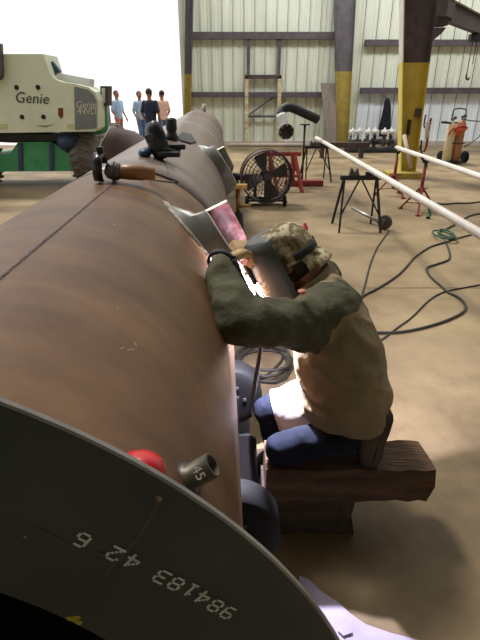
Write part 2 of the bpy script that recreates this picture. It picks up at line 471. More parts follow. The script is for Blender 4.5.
def ringbead(y, w, h, n=128, ph=None):
    m = MB(); prof = [(-w, -.004), (-w * .6, h * .8), (0, h), (w * .6, h * .8), (w, -.004)]
    vs = []
    for (dy, dr) in prof: vs += [pp(y + dy, 360 * i / n, PR + dr) for i in range(n)]
    m.add(vs, [(j * n + i, j * n + (i + 1) % n, (j + 1) * n + (i + 1) % n, (j + 1) * n + i) for j in range(len(prof) - 1) for i in range(n)], 0, True)
    return m
obj('girth_weld', ringbead(YS, .013, .004), 'weld_dark', pipe)
obj('backing_band', ringbead(6.7, .12, .012), 'band_grey', pipe)['label'] = 'grey band around the far shell'
obj('girth_weld', ringbead(9.4, .012, .004), 'weld_bead', pipe)
m = MB()
def long_bead(y0, y1, phi, w, h):
    k = 30; vs = []
    for j in range(k + 1):
        y = y0 + (y1 - y0) * j / k
        for (dp, dr) in ((-1, -.003), (-.5, h), (.5, h), (1, -.003)): vs.append(pp(y, phi + dp * math.degrees(w / PR), PR + dr))
    return MB().add(vs, [(j * 4 + i, j * 4 + i + 1, (j + 1) * 4 + i + 1, (j + 1) * 4 + i) for j in range(k) for i in range(3)], 0, True)
obj('seam_weld', long_bead(Y0 + .007, YS, 4.6, .009, .0035), 'weld_bead', pipe)
# lug on the far end
m = MB(); m.cyl(pp(11.2, 13, PR - .02), pp(11.2, 13, PR + .14), .05); obj('lifting_lug', m, 'curb', pipe)
# end flange (flat ring)
FO, FI, FT = .689, .480, .007
m = MB(); n = 160
prof = [(0, FI), (0, FO - .002), (.002, FO), (FT, FO), (FT, FI)]
vs = []
for (h, r) in prof: vs += [pp(Y0 + h, 360 * i / n, r) + ((RR * -.011 + UZ * .027) if r > .6 else V((0, 0, 0))) for i in range(n)]
for j, (mi) in enumerate((0, 1, 1, 0, 0)):
    j2 = (j + 1) % 5
    m.add(vs, [(j * n + i, j * n + (i + 1) % n, j2 * n + (i + 1) % n, j2 * n + i) for i in range(n)], mi)
# worn scratch line and paint speck, part of the face
def fpt(px, py, e=.0008):
    v = ray(px, py); o = V((0, 0, CAM_H)); k = (Y0 - e) / v.dot(DD); return o + v * k
def strip(m, pts, w, mi):
    for a, b, wa, wb in zip(pts[:-1], pts[1:], w[:-1], w[1:]):
        a, b = fpt(*a), fpt(*b); d = (b - a).normalized(); s_ = d.cross(DD)
        m.add([a - s_ * wa, a + s_ * wa, b + s_ * wb, b - s_ * wb], [(0, 1, 2, 3)], mi)
strip(m, [(160, 497), (152, 515), (137, 540), (122, 556), (112, 566), (106, 574)], [.004, .0024, .0016, .0022, .0016, .0008], 2)
strip(m, [(36, 528), (52, 536), (68, 545), (100, 553), (122, 571)], [.0006, .0014, .0006, .001, .0006], 2)
for q in ((74, 620), (77, 618), (79, 623), (70, 619)):
    c = fpt(*q); m.add([c + RR * (.004 * math.cos(a) * (1 + .5 * math.sin(3 * a))) + UZ * (.004 * math.sin(a)) for a in [k * PI / 4 for k in range(8)]], [range(8)], 3)
for q, w in (((158, 499), .0035), ((25, 537), .0015)):
    c = fpt(*q); m.add([c + RR * (w * math.cos(a)) + UZ * (w * math.sin(a)) for a in [k * PI / 4 for k in range(8)]], [range(8)], 4)
flange = obj('end_flange', m, ['flange_black', 'flange_edge', 'scratch', 'yellow_paint', 'chalk'], pipe, fix=False)
# dot-printed number
GL = {'0': ".###.#...##...##...##...##...#.###.", '1': "..#...##....#....#....#....#...###.", '2': ".###.#...#....#...#...#...#...#####",
      '3': "####.....#....#.###.....#....#####.", '4': "...#...##..#.#.#..#.#####...#....#.", '6': ".###.#....#....####.#...##...#.###.",
      '8': ".###.#...##...#.###.#...##...#.###.", '9': ".###.#...##...#.####....#....#.###.", '5': "######....####.....#....##...#.###."}
spots = [('9', (228, 613)), ('8', (215.5, 606)), ('4', (203, 597.5)), ('1', (190.5, 590)), ('8', (176, 584)), ('3', (161.5, 577)), ('4', (132.5, 561.5)), ('2', (115, 554)), ('6', (82, 540))]
for ch, (px, py) in spots:
    c = fpt(px, py, .0012)
    a, b = fpt(px, py), fpt(px - 12.5, py - 6.2)
    ax = (b - a).normalized(); ay = ax.cross(DD)
    if ay.z > 0: ay = -ay
    h = .0178; w = .011; m = MB()
    for r in range(7):
        for q in range(5):
            if GL[ch][r * 5 + q] == '#':
                p = c + ax * ((q - 2) / 4 * w) + ay * ((3 - r) / 6 * h)
                rr = .0018
                m.add([p + RR * (rr * math.cos(t)) + UZ * (rr * math.sin(t)) for t in [k * PI / 4 for k in range(8)]], [range(8)], 0)
    obj('stencilled_digit', m, 'stencil_white', flange, fix=False)['label'] = 'white dot-printed digit ' + ch
# chalk ticks on the shell
for (y, ph, l, w, s_) in ((.80, 36, .02, .003, .6), (.83, 37.5, .012, .002, -.5), (.79, 34.6, .012, .002, .3), (1.02, 40, .02, .002, 1.2), (.99, 55, .016, .003, .9), (1.1, 62, .03, .002, 1.3), (.93, 30.5, .015, .0015, .2), (1.45, 18, .02, .002, .1), (1.9, 14, .03, .002, .3)):
    dy, dp = l * math.cos(s_), math.degrees(l * math.sin(s_) / PR); wp = math.degrees(w / PR)
    m = MB(); m.add([pp(y, ph, PR + .0012), pp(y + dy, ph + dp, PR + .0012), pp(y + dy + w * .5, ph + dp + wp, PR + .0012), pp(y + w * .5, ph + wp, PR + .0012)], [(0, 1, 2, 3)], 0)
    obj('chalk_mark', m, 'chalk', pipe, fix=False)

# coped branch stubs
def stub(yc, phi, r, near, far, mir=1, label=None, mats=('stub_steel', 'stub_inner', 'ground_steel'), band=None):
    a = nrm(phi); p = R2D(phi); eu = (-RR * math.cos(p) + UZ * math.sin(p)) * (1 if phi > 0 else -1)
    ax0 = RR * PCX + UZ * PCZ + DD * yc
    def interp(tb, t):
        for (t0, h0), (t1, h1) in zip(tb[:-1], tb[1:]):
            if t0 <= t <= t1: return h0 + (h1 - h0) * (t - t0) / (t1 - t0 + 1e-9)
        return tb[-1][1]
    ths = sorted(set([i * 3.0 for i in range(-59, 61)] + [43.5, 42.2, -63.5, -64.8]))
    m = MB(); th_w = .016; vs = []; n = len(ths)
    def P(t, rr, h): t = R2D(t); return ax0 + a * h + (eu * math.cos(t) - DD * math.sin(t)) * rr
    base = lambda t, rr: math.sqrt(PR * PR - (rr * math.cos(R2D(t))) ** 2)
    rim = []
    for t in ths:
        h = interp(near if t >= 0 else far, abs(t)); rim.append(max(h, base(t, r) + .004))
    for k, t in enumerate(ths):
        h0 = base(t, r); h1 = rim[k]; hi0 = base(t, r - th_w)
        vs += [P(t, r, h0 - .004), P(t, r, h0 + (h1 - h0) * .5), P(t, r, h1 - .004 if h1 - h0 > .02 else h1), P(t, r - .005, h1), P(t, r - th_w, h1), P(t, r - th_w, (h1 + hi0) / 2), P(t, r - th_w, hi0 - .004)]
    for k in range(n):
        k2 = (k + 1) % n
        if max(rim[k] - base(ths[k], r), rim[k2] - base(ths[k2], r)) < .008: continue
        for j, mi in enumerate((0, 0, 2, 2, 1, 1)):
            m.add([vs[k * 7 + j], vs[k * 7 + j + 1], vs[k2 * 7 + j + 1], vs[k2 * 7 + j]], [(0, 1, 2, 3)], mi, mi != 2)
    o = obj('branch_stub', m, mats, pipe)
    if label: o['label'] = label
    if band:
        m = MB(); vs = []; tt = [band[0] + (band[1] - band[0]) * i / 60 for i in range(61)]
        for i, t in enumerate(tt):
            for rr, e in ((r + .001, .006), (r + .012, .005), (r + .020 + .008 * math.sin(i * 1.7) * math.sin(i * .6), .0014)):
                hh = math.sqrt(PR * PR - (rr * math.cos(R2D(t))) ** 2); vs.append(P(t, rr, hh + e))
        m.add(vs, [(i * 3 + j, i * 3 + j + 1, (i + 1) * 3 + j + 1, (i + 1) * 3 + j) for i in range(60) for j in range(2)], 0, True)
        obj('ground_weld_band', m, 'ground_steel', pipe, fix=False)
    return P
nearT = [(0, .40), (16, .455), (22, .482), (30, .509), (36, .534), (42.2, .552), (43.5, .594), (47, .600), (73, .613), (94, .623), (130, .62), (138, .57), (150, .48), (180, .45)]
farT = [(0, .40), (63.5, .40), (64.8, .646), (110, .645), (120, .60), (138, .52), (160, .46), (180, .45)]
SP = stub(2.06, 62, .28, nearT, farT, label='coped branch stub being welded', band=(12, 100))
stub(4.62, 62, .28, nearT, farT, label='second coped stub farther along the pipe', mats=('stub_steel', 'stub_steel', 'ground_steel'))
stub(4.6, -52, .28, [(0, .40), (4, .56), (14, .58), (28, .645), (43, .73), (94, .70), (130, .66), (180, .45)], farT, label='dark coped stub on the far left side of the pipe', mats=('stub_dark', 'stub_dark', 'ground_steel'))

# small threaded outlets just behind the flange
def outlet(y, phi, h):
    a = nrm(phi); b = pp(y, phi, PR - .004)
    m = MB()
    m.lathe(b, a, [(0, .027), (.006, .027), (.010, .0215), (h - .0, .0215), (h, .0155), (h - .03, .0155), (h - .03, 0)], 28)
    return m, a, b
m, a, b = outlet(.60, 55.5, .050)
cp = obj('threaded_outlet', m, 'coupling', pipe); cp['label'] = 'bare threaded outlet marked 45'
view = (V((0, 0, CAM_H)) - (b + a * .03)); view -= a * view.dot(a); view.normalize()
t_ = text_mb('45', .024, b + a * .031 + view * .0219, a.cross(view), a, 0); obj('chalk_number', t_, 'stencil_white', cp, fix=False)['label'] = 'white chalk number 45'
m2 = MB(); m2.cyl(b + a * .022, b + a * .0235, .0156, n=24); obj('bore', m2, 'black_hole', cp)
m = MB(); m.lathe(b, a, [(0, .022), (.003, .032), (.005, .021)], 26, mi=0); obj('weld_ring', m, 'black', cp)
m, a, b = outlet(.528, 45, .012)
obj('threaded_outlet', m, 'coupling', pipe)['label'] = 'outlet under a red plastic cap'
m = MB(); m.lathe(b + a * .006, a, [(0, .024), (.0, .035), (.008, .035), (.018, .030), (.028, .020), (.035, .010), (.036, .0)], 30)
m.lathe(b + a * .006, a, [(0, .033), (0, .037), (.005, .037), (.005, .033)], 30)
tag(obj('thread_cap', m, 'red_plastic'), 'shiny red plastic cap just behind the rim of the black flange', 'cap')

# roller stands under the pipe
def wheel_pos(y, s): return pp(y, 180 - s * 48, PR + .16)
def roller(y, label):
    c = pp(y, 180, PR); t = thing('pipe_roller', label, 'roller stand', V((c.x, c.y, 0)), 'roller stands under the big pipe')
    m = MB()
    m.box(V((c.x, c.y, .05)), (1.24, .3, .1), bevel=.01)
    for s in (-1, 1):
        w = wheel_pos(y, s)
        for dy in (-.1, .1): m.box(V((w.x, w.y + dy, w.z / 2 + .02)), (.1, .02, w.z + .04))
    obj('base_frame', m, 'black', t)
    for s in (-1, 1):
        w = wheel_pos(y, s); m = MB()
        m.lathe(w - DD * .06, DD, [(0, .03), (-.002, .10), (0, .115), (.0, .15), (.01, .16), (.11, .16), (.12, .15), (.12, .115), (.122, .1), (.12, .03)], 48)
        wh = obj('wheel', m, 'rubber_dark', t)
        m = MB(); m.cyl(w - DD * .13, w + DD * .13, .024, n=18); m.lathe(w - DD * .064, DD, [(0, .045), (-.012, .04), (-.012, 0)], 20)
        for k in range(6):
            q = w - DD * .064 + (RR * math.cos(k * PI / 3) + UZ * math.sin(k * PI / 3)) * .075; m.cyl(q - DD * .006, q, .009, n=6)
        obj('axle', m, 'tool_grey', wh)
roller(1.18, 'black wheeled roller stand carrying the pipe just behind the black flange')
roller(1.98, 'black wheeled roller stand carrying the pipe beside the kneeling welder')
roller(9.5, 'black wheeled roller stand carrying the far end of the pipe')

# ================================================================ TIMBERS
def timber(name, x0, x1, y0, y1, z0, z1, mats, label):
    m = MB(); k = 14; rings = []
    for i in range(k + 1):
        x = x0 + (x1 - x0) * i / k; j = lambda s_=.006: random.uniform(-s_, s_)
        rings.append([(x + (j(.02) if i == k else 0), y0 + j(), z0 + abs(j(.004))), (x + (j(.02) if i == k else 0), y0 + j(), (z0 + z1) / 2 + j()), (x, y0 + .012 + j(.004), z1 + j(.004)), (x, (y0 + y1) / 2, z1 + j(.003)), (x + (j(.02) if i == k else 0), y1 - .012, z1 + j(.004)), (x, y1 + j(), (z0 + z1) / 2), (x, y1 + j(), z0 + abs(j(.004))), (x, (y0 + y1) / 2, z0)])
    m.loft(rings, 0, caps=False)
    for r in (rings[0], rings[-1]): m.add(r, [range(8)], 1)
    m.sm = [False] * len(m.sm)
    # splits along the front face
    return tag(obj(name, m, mats), label, 'timber')
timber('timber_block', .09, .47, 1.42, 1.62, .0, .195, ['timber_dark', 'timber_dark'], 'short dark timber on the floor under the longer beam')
timber('timber_beam', .10, .75, 1.40, 1.60, .20, .345, ['timber', 'timber_end'], 'weathered brown timber beam the welder kneels on')

# ================================================================ WELDER
wp = thing('person', 'kneeling welder in tan and green jacket and camo cap welding the pipe', 'person', (.45, 1.6, .0))
F = V((-1, 0, 0)); L = V((0, -1, 0))
S_l, E_l, W_l = V((.312, 1.475, .965)), V((-.004, 1.335, 1.01)), V((-.066, 1.56, 1.122))
S_r, E_r, W_r = V((.28, 1.84, .98)), V((.20, 2.05, .90)), V((.075, 1.96, 1.06))
Pv, Nk = V((.45, 1.61, .55)), V((.275, 1.67, 1.045))
HC = V((.168, 1.70, 1.10))
hf = V((-.86, .12, -.46)).normalized(); hs = hf.cross(UZ).normalized(); hu = hs.cross(hf)   # face, side, up
HM = M4((hf, hs, hu)).transposed()
# right leg (foot on floor), left leg (kneeling)
Rh, Rk, Ra = V((.42, 1.74, .475)), V((.135, 1.745, .385)), V((.19, 1.80, .09))
Lh, Lk, La = V((.40, 1.50, .45)), V((.155, 1.465, .405)), V((.44, 1.47, .47))
# --- body, one continuous surface: head, neck, torso, arms, legs
b = MB()
b.ell(HC, .096, .076, .115, HM, 24, 16); b.ell(HC + hf * .03 - hu * .06, .062, .056, .06, HM)
b.ell(HC + hf * .098 - hu * .012, .020, .014, .026, HM, 12, 8)                  # nose
for s_ in (-1, 1):
    b.ell(HC + hs * (.078 * s_) - hu * .008 - hf * .008, .018, .011, .032, HM, 12, 8)   # ears
    b.ell(HC + hs * (.032 * s_) + hf * .083 + hu * .018, .012, .017, .010, HM, 10, 6)   # brows
b.ell(HC + hf * .086 - hu * .058, .012, .026, .010, HM, 12, 6)                  # mouth
b.capsule(HC - hf * .04 - hu * .05, Nk - V((0, 0, .05)), .054, .062)
b.loft([ellring(c, V((w, 0, 0)), V((0, h, 0)), 24) for c, w, h in ((V((.45, 1.61, .46)), .1, .15), (V((.44, 1.61, .62)), .105, .15), (V((.40, 1.62, .8)), .105, .16), (V((.34, 1.64, .95)), .09, .16), (V((.29, 1.66, 1.02)), .06, .09))])
for S, E, W in ((S_l, E_l, W_l), (S_r, E_r, W_r)):
    b.capsule(S, E, .054, .042); b.capsule(E, W, .042, .03)
for h_, k_, a_ in ((Rh, Rk, Ra), (Lh, Lk, La)):
    b.capsule(h_, k_, .075, .05); b.capsule(k_, a_, .05, .036)
# hands with five separate fingers, inside the gloves
def hand(mb, W, d, pn, side, curl, sc=1.0, g=0.0):
    """W wrist, d towards the knuckles, pn palm normal, side = towards the thumb"""
    d = d.normalized(); pn = (pn - d * pn.dot(d)).normalized(); sd = d.cross(pn); sd = sd if sd.dot(side) > 0 else -sd
    rings = []
    for t, w, h in ((-.02, .026, .02), (.0, .03, .022), (.03, .038, .019), (.06, .043, .017), (.088, .042, .015), (.098, .034, .011)):
        rings.append(ellring(W + d * (t * sc), sd * ((w + g) * sc), pn * ((h + g) * sc), 16, .8))
    mb.loft(rings)
    for i, (o, ln) in enumerate(((.031, .072), (.0105, .08), (-.0105, .074), (-.031, .058))):
        p = W + d * (.082 * sc) + sd * (o * sc); ang = 0; seg = [p]
        for j, fr in enumerate((.45, .31, .24)):
            ang += R2D(curl[j] + i * 3); p = p + (d * math.cos(ang) + pn * math.sin(ang)) * (ln * fr * sc); seg.append(p)
        for j in range(3): mb.capsule(seg[j], seg[j + 1], (.0095 - .0009 * j + g) * sc, (.0088 - .0009 * j + g) * sc, 10, 3)
    p = W + d * (.02 * sc) + sd * (.03 * sc)
    q = p + (d * .6 + sd * .55 + pn * .45).normalized() * (.044 * sc); r = q + (d * .9 + pn * .6 - sd * .1).normalized() * (.034 * sc)
    mb.capsule(p, q, (.014 + g) * sc, (.0112 + g) * sc, 10, 3); mb.capsule(q, r, (.0112 + g) * sc, (.0092 + g) * sc, 10, 3)
hd_l = V((.62, .72, .10)).normalized(); pn_l = V((.45, -.1, -.85))
hd_r = V((-.75, -.25, .1)).normalized(); pn_r = V((-.3, .1, -.9))
# (the hands themselves are inside the gloves)
def body_cls(p): return 0
hand(b, W_l + hd_l * .012, hd_l, pn_l, V((0, .5, .6)), (22, 34, 26), .86)
hand(b, W_r + hd_r * .012, hd_r, pn_r, V((0, -.3, .8)), (28, 40, 30), .86)
blob('body', b, ['skin'], wp, .0085, 3)
# --- jacket
j = MB()
rg = [((.418, 1.585, .505), (1, 0, 0), .160, .175), ((.416, 1.59, .55), (1, 0, 0), .166, .188), ((.404, 1.60, .62), (1, 0, 0), .170, .196), ((.384, 1.61, .71), (1, 0, 0), .168, .20), ((.360, 1.615, .79), (1, 0, .08), .160, .205),
      ((.345, 1.625, .87), (1, 0, .22), .130, .212), ((.308, 1.645, .95), (.9, 0, .42), .115, .20), ((.278, 1.66, 1.005), (.72, 0, .69), .085, .125), ((.268, 1.668, 1.015), (.70, 0, .72), .078, .092)]
j.loft([ellring(V(c), V(a_).normalized() * w, V((0, h, 0)), 36, .9) for c, a_, w, h in rg])
j.capsule(S_l + V((.0, .06, -.01)), S_l + V((-.10, -.03, -.012)), .100, .086); j.capsule(S_l + V((-.08, -.02, -.018)), E_l, .083, .068); j.capsule(E_l, E_l + (W_l - E_l) * .88, .072, .052)
j.capsule(S_r + V((.02, -.05, -.01)), S_r + (E_r - S_r) * .4, .105, .09); j.capsule(S_r, E_r, .09, .07); j.capsule(E_r, E_r + (W_r - E_r) * .9, .07, .048)
sp = (Nk - Pv)
def jcls(p):
    for S, E in ((S_l, E_l), (S_r, E_r)):
        t = (p - S).dot(E - S) / (E - S).length_squared
        q = S + (E - S) * max(0, min(1, t)); d = (p - q).length
        if t > .02 + (.10 if p.z < .95 else 0) and d < .135: return 1
    for E, W in ((E_l, W_l), (E_r, W_r)):
        t = (p - E).dot(W - E) / (W - E).length_squared
        q = E + (W - E) * max(0, min(1, t))
        if (p - q).length < .11 and p.x < .2:
            return 2 if (E is E_l and t < .4 and t > -.3 and (p - q).normalized().dot(V((-1, 0, -.1)).normalized()) > .55) else 1
    t = (p - Pv).dot(sp) / sp.length_squared
    return 1 if t > .80 - .12 * (p.x - .35) / .2 and (p - (Nk + V((-.01, 0, .01)))).length > .125 else 0
from mathutils import noise as NZ
def jfold(p):
    if p.x < .28 and p.z > .86:                       # sleeve: creases across the arm
        q = V((p.x * 13 + p.z * 5, p.y * 9, p.z * 4)); amp = .016
    else:
        q = V((p.x * 4, p.y * 4, p.z * 11 + p.x * 7)); amp = .021
    n_ = NZ.noise(q); return amp * (1 - 2.2 * abs(n_)) * .8 + .004 * NZ.noise(p * 22)
jk = blob('jacket', j, ['jacket_tan', 'jacket_green', 'glove'], wp, .009, 5, jcls, folds=jfold)
jk['label'] = 'tan work jacket with dark green sleeves and yoke'
# collar: folded ring round the neck
m = MB(); cc = V((.272, 1.665, 1.022)); ca = V((-.66, .05, .75)).normalized(); cx_, cy_ = frame(ca)
rings = []
for h, r in ((-.03, .092), (.0, .088), (.020, .083), (.022, .077), (.005, .075), (-.03, .076)):
    rings.append([cc + ca * (h + .012 * math.cos(2 * PI * i / 32)) + cx_ * (r * 1.02 * math.cos(2 * PI * i / 32)) + cy_ * (r * math.sin(2 * PI * i / 32)) for i in range(32)])
m.loft(rings, caps=False); obj('collar', m, 'jacket_tan', wp)
c_ = S_l + (E_l - S_l) * .43 + V((.02, -.0, .096)); m = MB(); m.ell(c_, .014, .014, .008); obj('sleeve_badge', m, 'badge', wp)['label'] = 'small orange badge on the sleeve'
# --- trousers
q = MB()
q.ell((.42, 1.60, .47), .14, .17, .08)
q.capsule(Rh, Rk, .095, .072); q.capsule(Rk, Ra + V((0, 0, .02)), .070, .056)
q.capsule(Lh, Lk, .075, .058); q.capsule(Lk + V((.02, 0, -.004)), La + V((-.02, 0, .0)), .058, .052)
def qfold(p): return .007 * (1 - 2.2 * abs(NZ.noise(V((p.x * 14 + p.z * 6, p.y * 8, p.z * 8)))))
def qcls(p): return 0
blob('jeans', q, ['jeans'], wp, .009, 4, qcls, folds=qfold)['label'] = 'dark blue jeans'
# pale shell wrapped over the far thigh
rings = []
td = (Rk - Rh).normalized(); tu = (UZ - td * UZ.dot(td)).normalized(); ts = td.cross(tu)
for k in range(13):
    t_ = .05 + .88 * k / 12; c_ = Rh + (Rk - Rh) * t_; r0 = .095 + (.072 - .095) * t_ + .014; ar = []
    for e in (0, .005):
        row = [c_ + (tu * math.cos(a) + ts * math.sin(a)) * (r0 - e + .006 * math.sin(k * .9 + a * 3) + .018 * max(0, abs(a) - 1.2)) for a in [R2D(-125 + 250 * i / 18) for i in range(19)]]
        ar += row if e == 0 else row[::-1]
    rings.append(ar)
m = MB(); m.loft(rings); obj('thigh_flap', m, 'thigh_flap', wp)['label'] = 'pale flap over the far thigh'
# --- boots
def boot(A, d, upv, label=None):
    """A ankle, d heel->toe, upv towards the shin"""
    d = V(d).normalized(); upv = V(upv).normalized(); sd = d.cross(upv)
    m = MB()
    m.loft([ellring(A + d * t + upv * z, sd * w, upv * h, 20, .8) for t, z, w, h in ((-.075, -.035, .022, .028), (-.06, -.03, .038, .045), (-.01, -.025, .044, .055), (.06, -.035, .047, .045), (.12, -.045, .05, .034), (.165, -.05, .044, .028), (.19, -.055, .02, .018))])
    m.loft([ellring(A + upv * z + d * o, sd * w, d * w2, 20) for z, o, w, w2 in ((-.03, .0, .042, .055), (.03, -.012, .046, .055), (.08, -.016, .05, .056), (.105, -.018, .052, .058))])
    bt = obj('boot', m, 'boot', wp)
    m = MB(); pr = []
    for t, w in ((-.082, .02), (-.07, .036), (-.02, .042), (.04, .04), (.09, .05), (.14, .05), (.18, .036), (.196, .015)): pr.append((t, w))
    poly = [A + d * t + sd * w - upv * .062 for t, w in pr] + [A + d * t - sd * w - upv * .062 for t, w in pr[::-1]]
    m.prism(poly, -upv * .026)
    obj('sole', m, 'sole', bt)
boot(La + V((.025, 0, .035)), V((-.16, 0, -.98)), V((-1, 0, .12)))
boot(Ra + V((0, .0, .005)), V((-1, .1, 0)), V((0, 0, 1)))
# --- gloves with five fingers each
def glove(W, E, hd, pn, side, curl, label=None):
    g = MB(); hand(g, W + hd * .012, hd, pn, side, curl, 1.02, .003)
    g.capsule(W - (W - E).normalized() * .05, W + hd * .02, .047, .034)
    o = blob('glove', g, ['glove'], wp, .0045, 2)
    d = (W - E).normalized(); m = MB()
    m.lathe(W + d * .004, (d * .6 + hd * .5), [(0, .040), (0, .047), (.02, .048), (.022, .041)], 28, closed=True)
    obj('cuff_band', m, 'strap_black', o)['label'] = 'black band round the glove'
    return o
glove(W_l, E_l, hd_l, pn_l, V((0, .5, .6)), (22, 34, 26)); glove(W_r, E_r, hd_r, pn_r, V((0, -.3, .8)), (28, 40, 30))
# --- hair, cap, hood
m = MB(); m.ell(HC - hf * .022 - hu * .012, .088, .083, .098, HM, 24, 14); obj('hair', m, 'hair', wp)
m = MB(); rings = []
for k in range(11):
    t = k / 10 * PI / 2; rr = math.cos(t) ** .72 if k < 10 else .0
    rings.append([HC + hu * (.022 + .098 * math.sin(t)) - hf * .010 + hf * (.108 * rr * math.cos(2 * PI * i / 32)) + hs * (.090 * rr * math.sin(2 * PI * i / 32)) for i in range(32)])
rings.insert(0, [HC + hu * -.012 - hf * .010 + hf * (.107 * math.cos(2 * PI * i / 32)) + hs * (.089 * math.sin(2 * PI * i / 32)) for i in range(32)])
m.loft(rings, caps=False); m.ell(HC + hu * .121 - hf * .01, .008, .008, .004, HM, 10, 6)
cap = obj('cap', m, 'camo', wp); cap['label'] = 'camouflage cap worn backwards'
m = MB(); vs = []
for k in range(13):
    t = -1.05 + 2.1 * k / 12; rd = -hf * math.cos(t) + hs * math.sin(t) * .85
    for ext, dz in ((0, -.004), (.024 * math.cos(t) ** .5, -.022), (.044 * math.cos(t) ** .6, -.052)):
        vs.append(HC - hf * .010 + rd * (.104 + ext) + hu * (dz - .004 + .0))
fs = [(k * 3 + i, k * 3 + i + 1, (k + 1) * 3 + i + 1, (k + 1) * 3 + i) for k in range(12) for i in range(2)]
m.add(vs, fs, 0, True); m.add([v - hu * .005 for v in vs], [f[::-1] for f in fs], 0, True)
m.add([vs[k * 3 + 2] for k in range(13)] + [vs[k * 3 + 2] - hu * .005 for k in range(13)], [(k, k + 1, 14 + k, 13 + k) for k in range(12)], 0)
obj('brim', m, 'camo', cap)
m = MB(); rings = []
for h, r in ((-.004, 1.0), (-.004, 1.03), (.026, 1.03), (.026, 1.0)):
    rings.append([HC + hu * h - hf * .010 + hf * (.112 * r * math.cos(a)) + hs * (.095 * r * math.sin(a)) for a in [1.9 + 2.5 * i / 24 for i in range(25)]])
m.loft(rings + [rings[0]], caps=False, closed=False); obj('strap', m, 'strap_black', cap)
m = MB()
def hoodring(z, rf, rs, of, th=0, a0=1.72):
    return [HC + hf * of + hu * z + hf * ((rf - th) * math.cos(a)) + hs * ((rs - th) * math.sin(a)) for a in [-a0 + 2 * a0 * i / 28 for i in range(29)]]
lv = [(.112, .085, .085, .022), (.102, .103, .106, .020), (.07, .115, .118, .016), (.0, .122, .122, .016), (-.07, .122, .115, .017), (-.13, .110, .100, .020), (-.172, .09, .080, .026), (-.192, .066, .056, .034)]
m.loft([hoodring(*l_) for l_ in lv], 0, caps=False, closed=False)
m.loft([hoodring(*l_, th=.005) for l_ in lv], 1, caps=False, closed=False)
for i in (0, 28):
    a_ = [hoodring(*l_)[i] for l_ in lv]; c_ = [hoodring(*l_, th=.005)[i] for l_ in lv]
    m.add(a_ + c_, [(k, k + 1, len(lv) + k + 1, len(lv) + k) for k in range(len(lv) - 1)], 0)
m.add(hoodring(*lv[0]) + [HC + hu * .112 + hf * .03], [(i, i + 1, 29) for i in range(28)], 0, True)
hd_ = obj('welding_hood', m, ['hood', 'hood_inside'], wp, fix=False); hd_['label'] = 'dark grey welding hood worn over the face'
m = MB(); m.box(HC + hf * .137 + hu * .01, (.014, .115, .085), HM, bevel=.005); ln = obj('lens_frame', m, 'black', hd_)
m = MB()
pc = HC + hf * .016
for k, (zz, t0) in enumerate(((-.02, -.95), (-.045, -.9), (-.06, -1.0), (-.085, -.85), (-.03, -.75))):
    pts = [pc + hu * (zz + .006 * math.sin(k + i * 1.3)) + hf * (.1215 * math.cos(t0 + .05 * i)) + hs * (.1235 * math.sin(t0 + .05 * i)) for i in range(5)]
    m.tube(pts, .0016, 5)
obj('scuff_marks', m, 'stencil_white', hd_)

# --- torch held in the left glove, arc
AR = SP(114, .288, .616)
grip = W_l + hd_l * .085 + V((0, 0, -.012))
t = thing('welding_torch', 'black welding torch held in the glove at the bright arc', 'torch', grip)
tipd = AR - grip
m = MB(); m.tube([grip - tipd.normalized() * .10 + V((.01, -.03, -.03)), grip, grip + tipd * .3 + V((0, 0, .02))], [.012, .012, .009], 14, smoothpts=6); obj('handle', m, 'black', t)
m = MB(); m.tube([grip + tipd * .3 + V((0, 0, .02)), grip + tipd * .5 + V((0, 0, .024)), grip + tipd * .74 + V((0, 0, .01))], .0055, 12, smoothpts=5); obj('neck', m, 'brass', t)
m = MB(); m.cyl(grip + tipd * .70 + V((0, 0, .01)), grip + tipd * .84, .009, .007, 16); obj('nozzle', m, 'silver', t)
m = MB(); m.ell(AR + V((.006, -.028, .004)), .024, .016, .024)
for k in range(7):
    e_ = V((math.cos(k * 2.4) * .5 + .3, -.35, math.sin(k * 2.4) - .25)).normalized(); m.cyl(AR + V((.006, -.028, .004)), AR + V((.006, -.028, .004)) + e_ * (.05 + .02 * (k % 3)), .006, .0008, 6)  # glowing spikes stand in for the arc's glare streaks
tag(obj('welding_arc', m, 'arc'), 'blinding blue white welding arc on the stub under the hood', 'arc')
m = MB(); m.tube([grip - tipd.normalized() * .10 + V((.01, -.03, -.03)), V((.045, 1.50, 1.0)), V((.075, 1.52, .86)), V((.06, 1.62, .6)), V((.055, 1.85, .3)), V((.10, 2.15, .08)), V((.1, 2.5, .012)), V((.3, 2.9, .012)), V((.15, 3.3, .012))], .009, 10, smoothpts=10)
tag(obj('torch_cable', m, 'cable'), 'black torch cable dropping beside the pipe to the floor', 'cable')

# ================================================================ BESIDE THE WELDER
m = MB(); pts = []
for i in range(60):
    a_ = i * .42; r_ = .17 + .015 * math.sin(i * 1.1); pts.append(V((.16 + r_ * math.cos(a_), 2.75 + r_ * 1.3 * math.sin(a_), .012 + .0016 * i)))
m.tube(pts, .010, 8); tag(obj('cable_coil', m, 'cable'), 'coil of black cable on the floor beyond the welder\'s arm', 'cable')
m = MB(); m.box((.14, 3.25, .13), (.22, .34, .26), bevel=.012)
wf = tag(obj('wire_feeder', m, 'black'), 'dark boxy wire feeder on the floor behind the cable coil', 'wire feeder')
m = MB(); m.lathe((.19, 3.07, .2), (0, -1, 0), [(0, .03), (.03, .03), (.04, .02), (.06, .018), (.06, 0)], 16); obj('connector', m, 'brass', wf)
m = MB()
m.box((.03, 1.58, .11), (.09, .42, .20), bevel=.01); m.box((.03, 1.58, .005), (.12, .46, .01))
tag(obj('shade_block', m, 'black_hole'), 'black block added as shade between the pipe and the timbers', 'filler block')  # added block that darkens the gap in place of shade
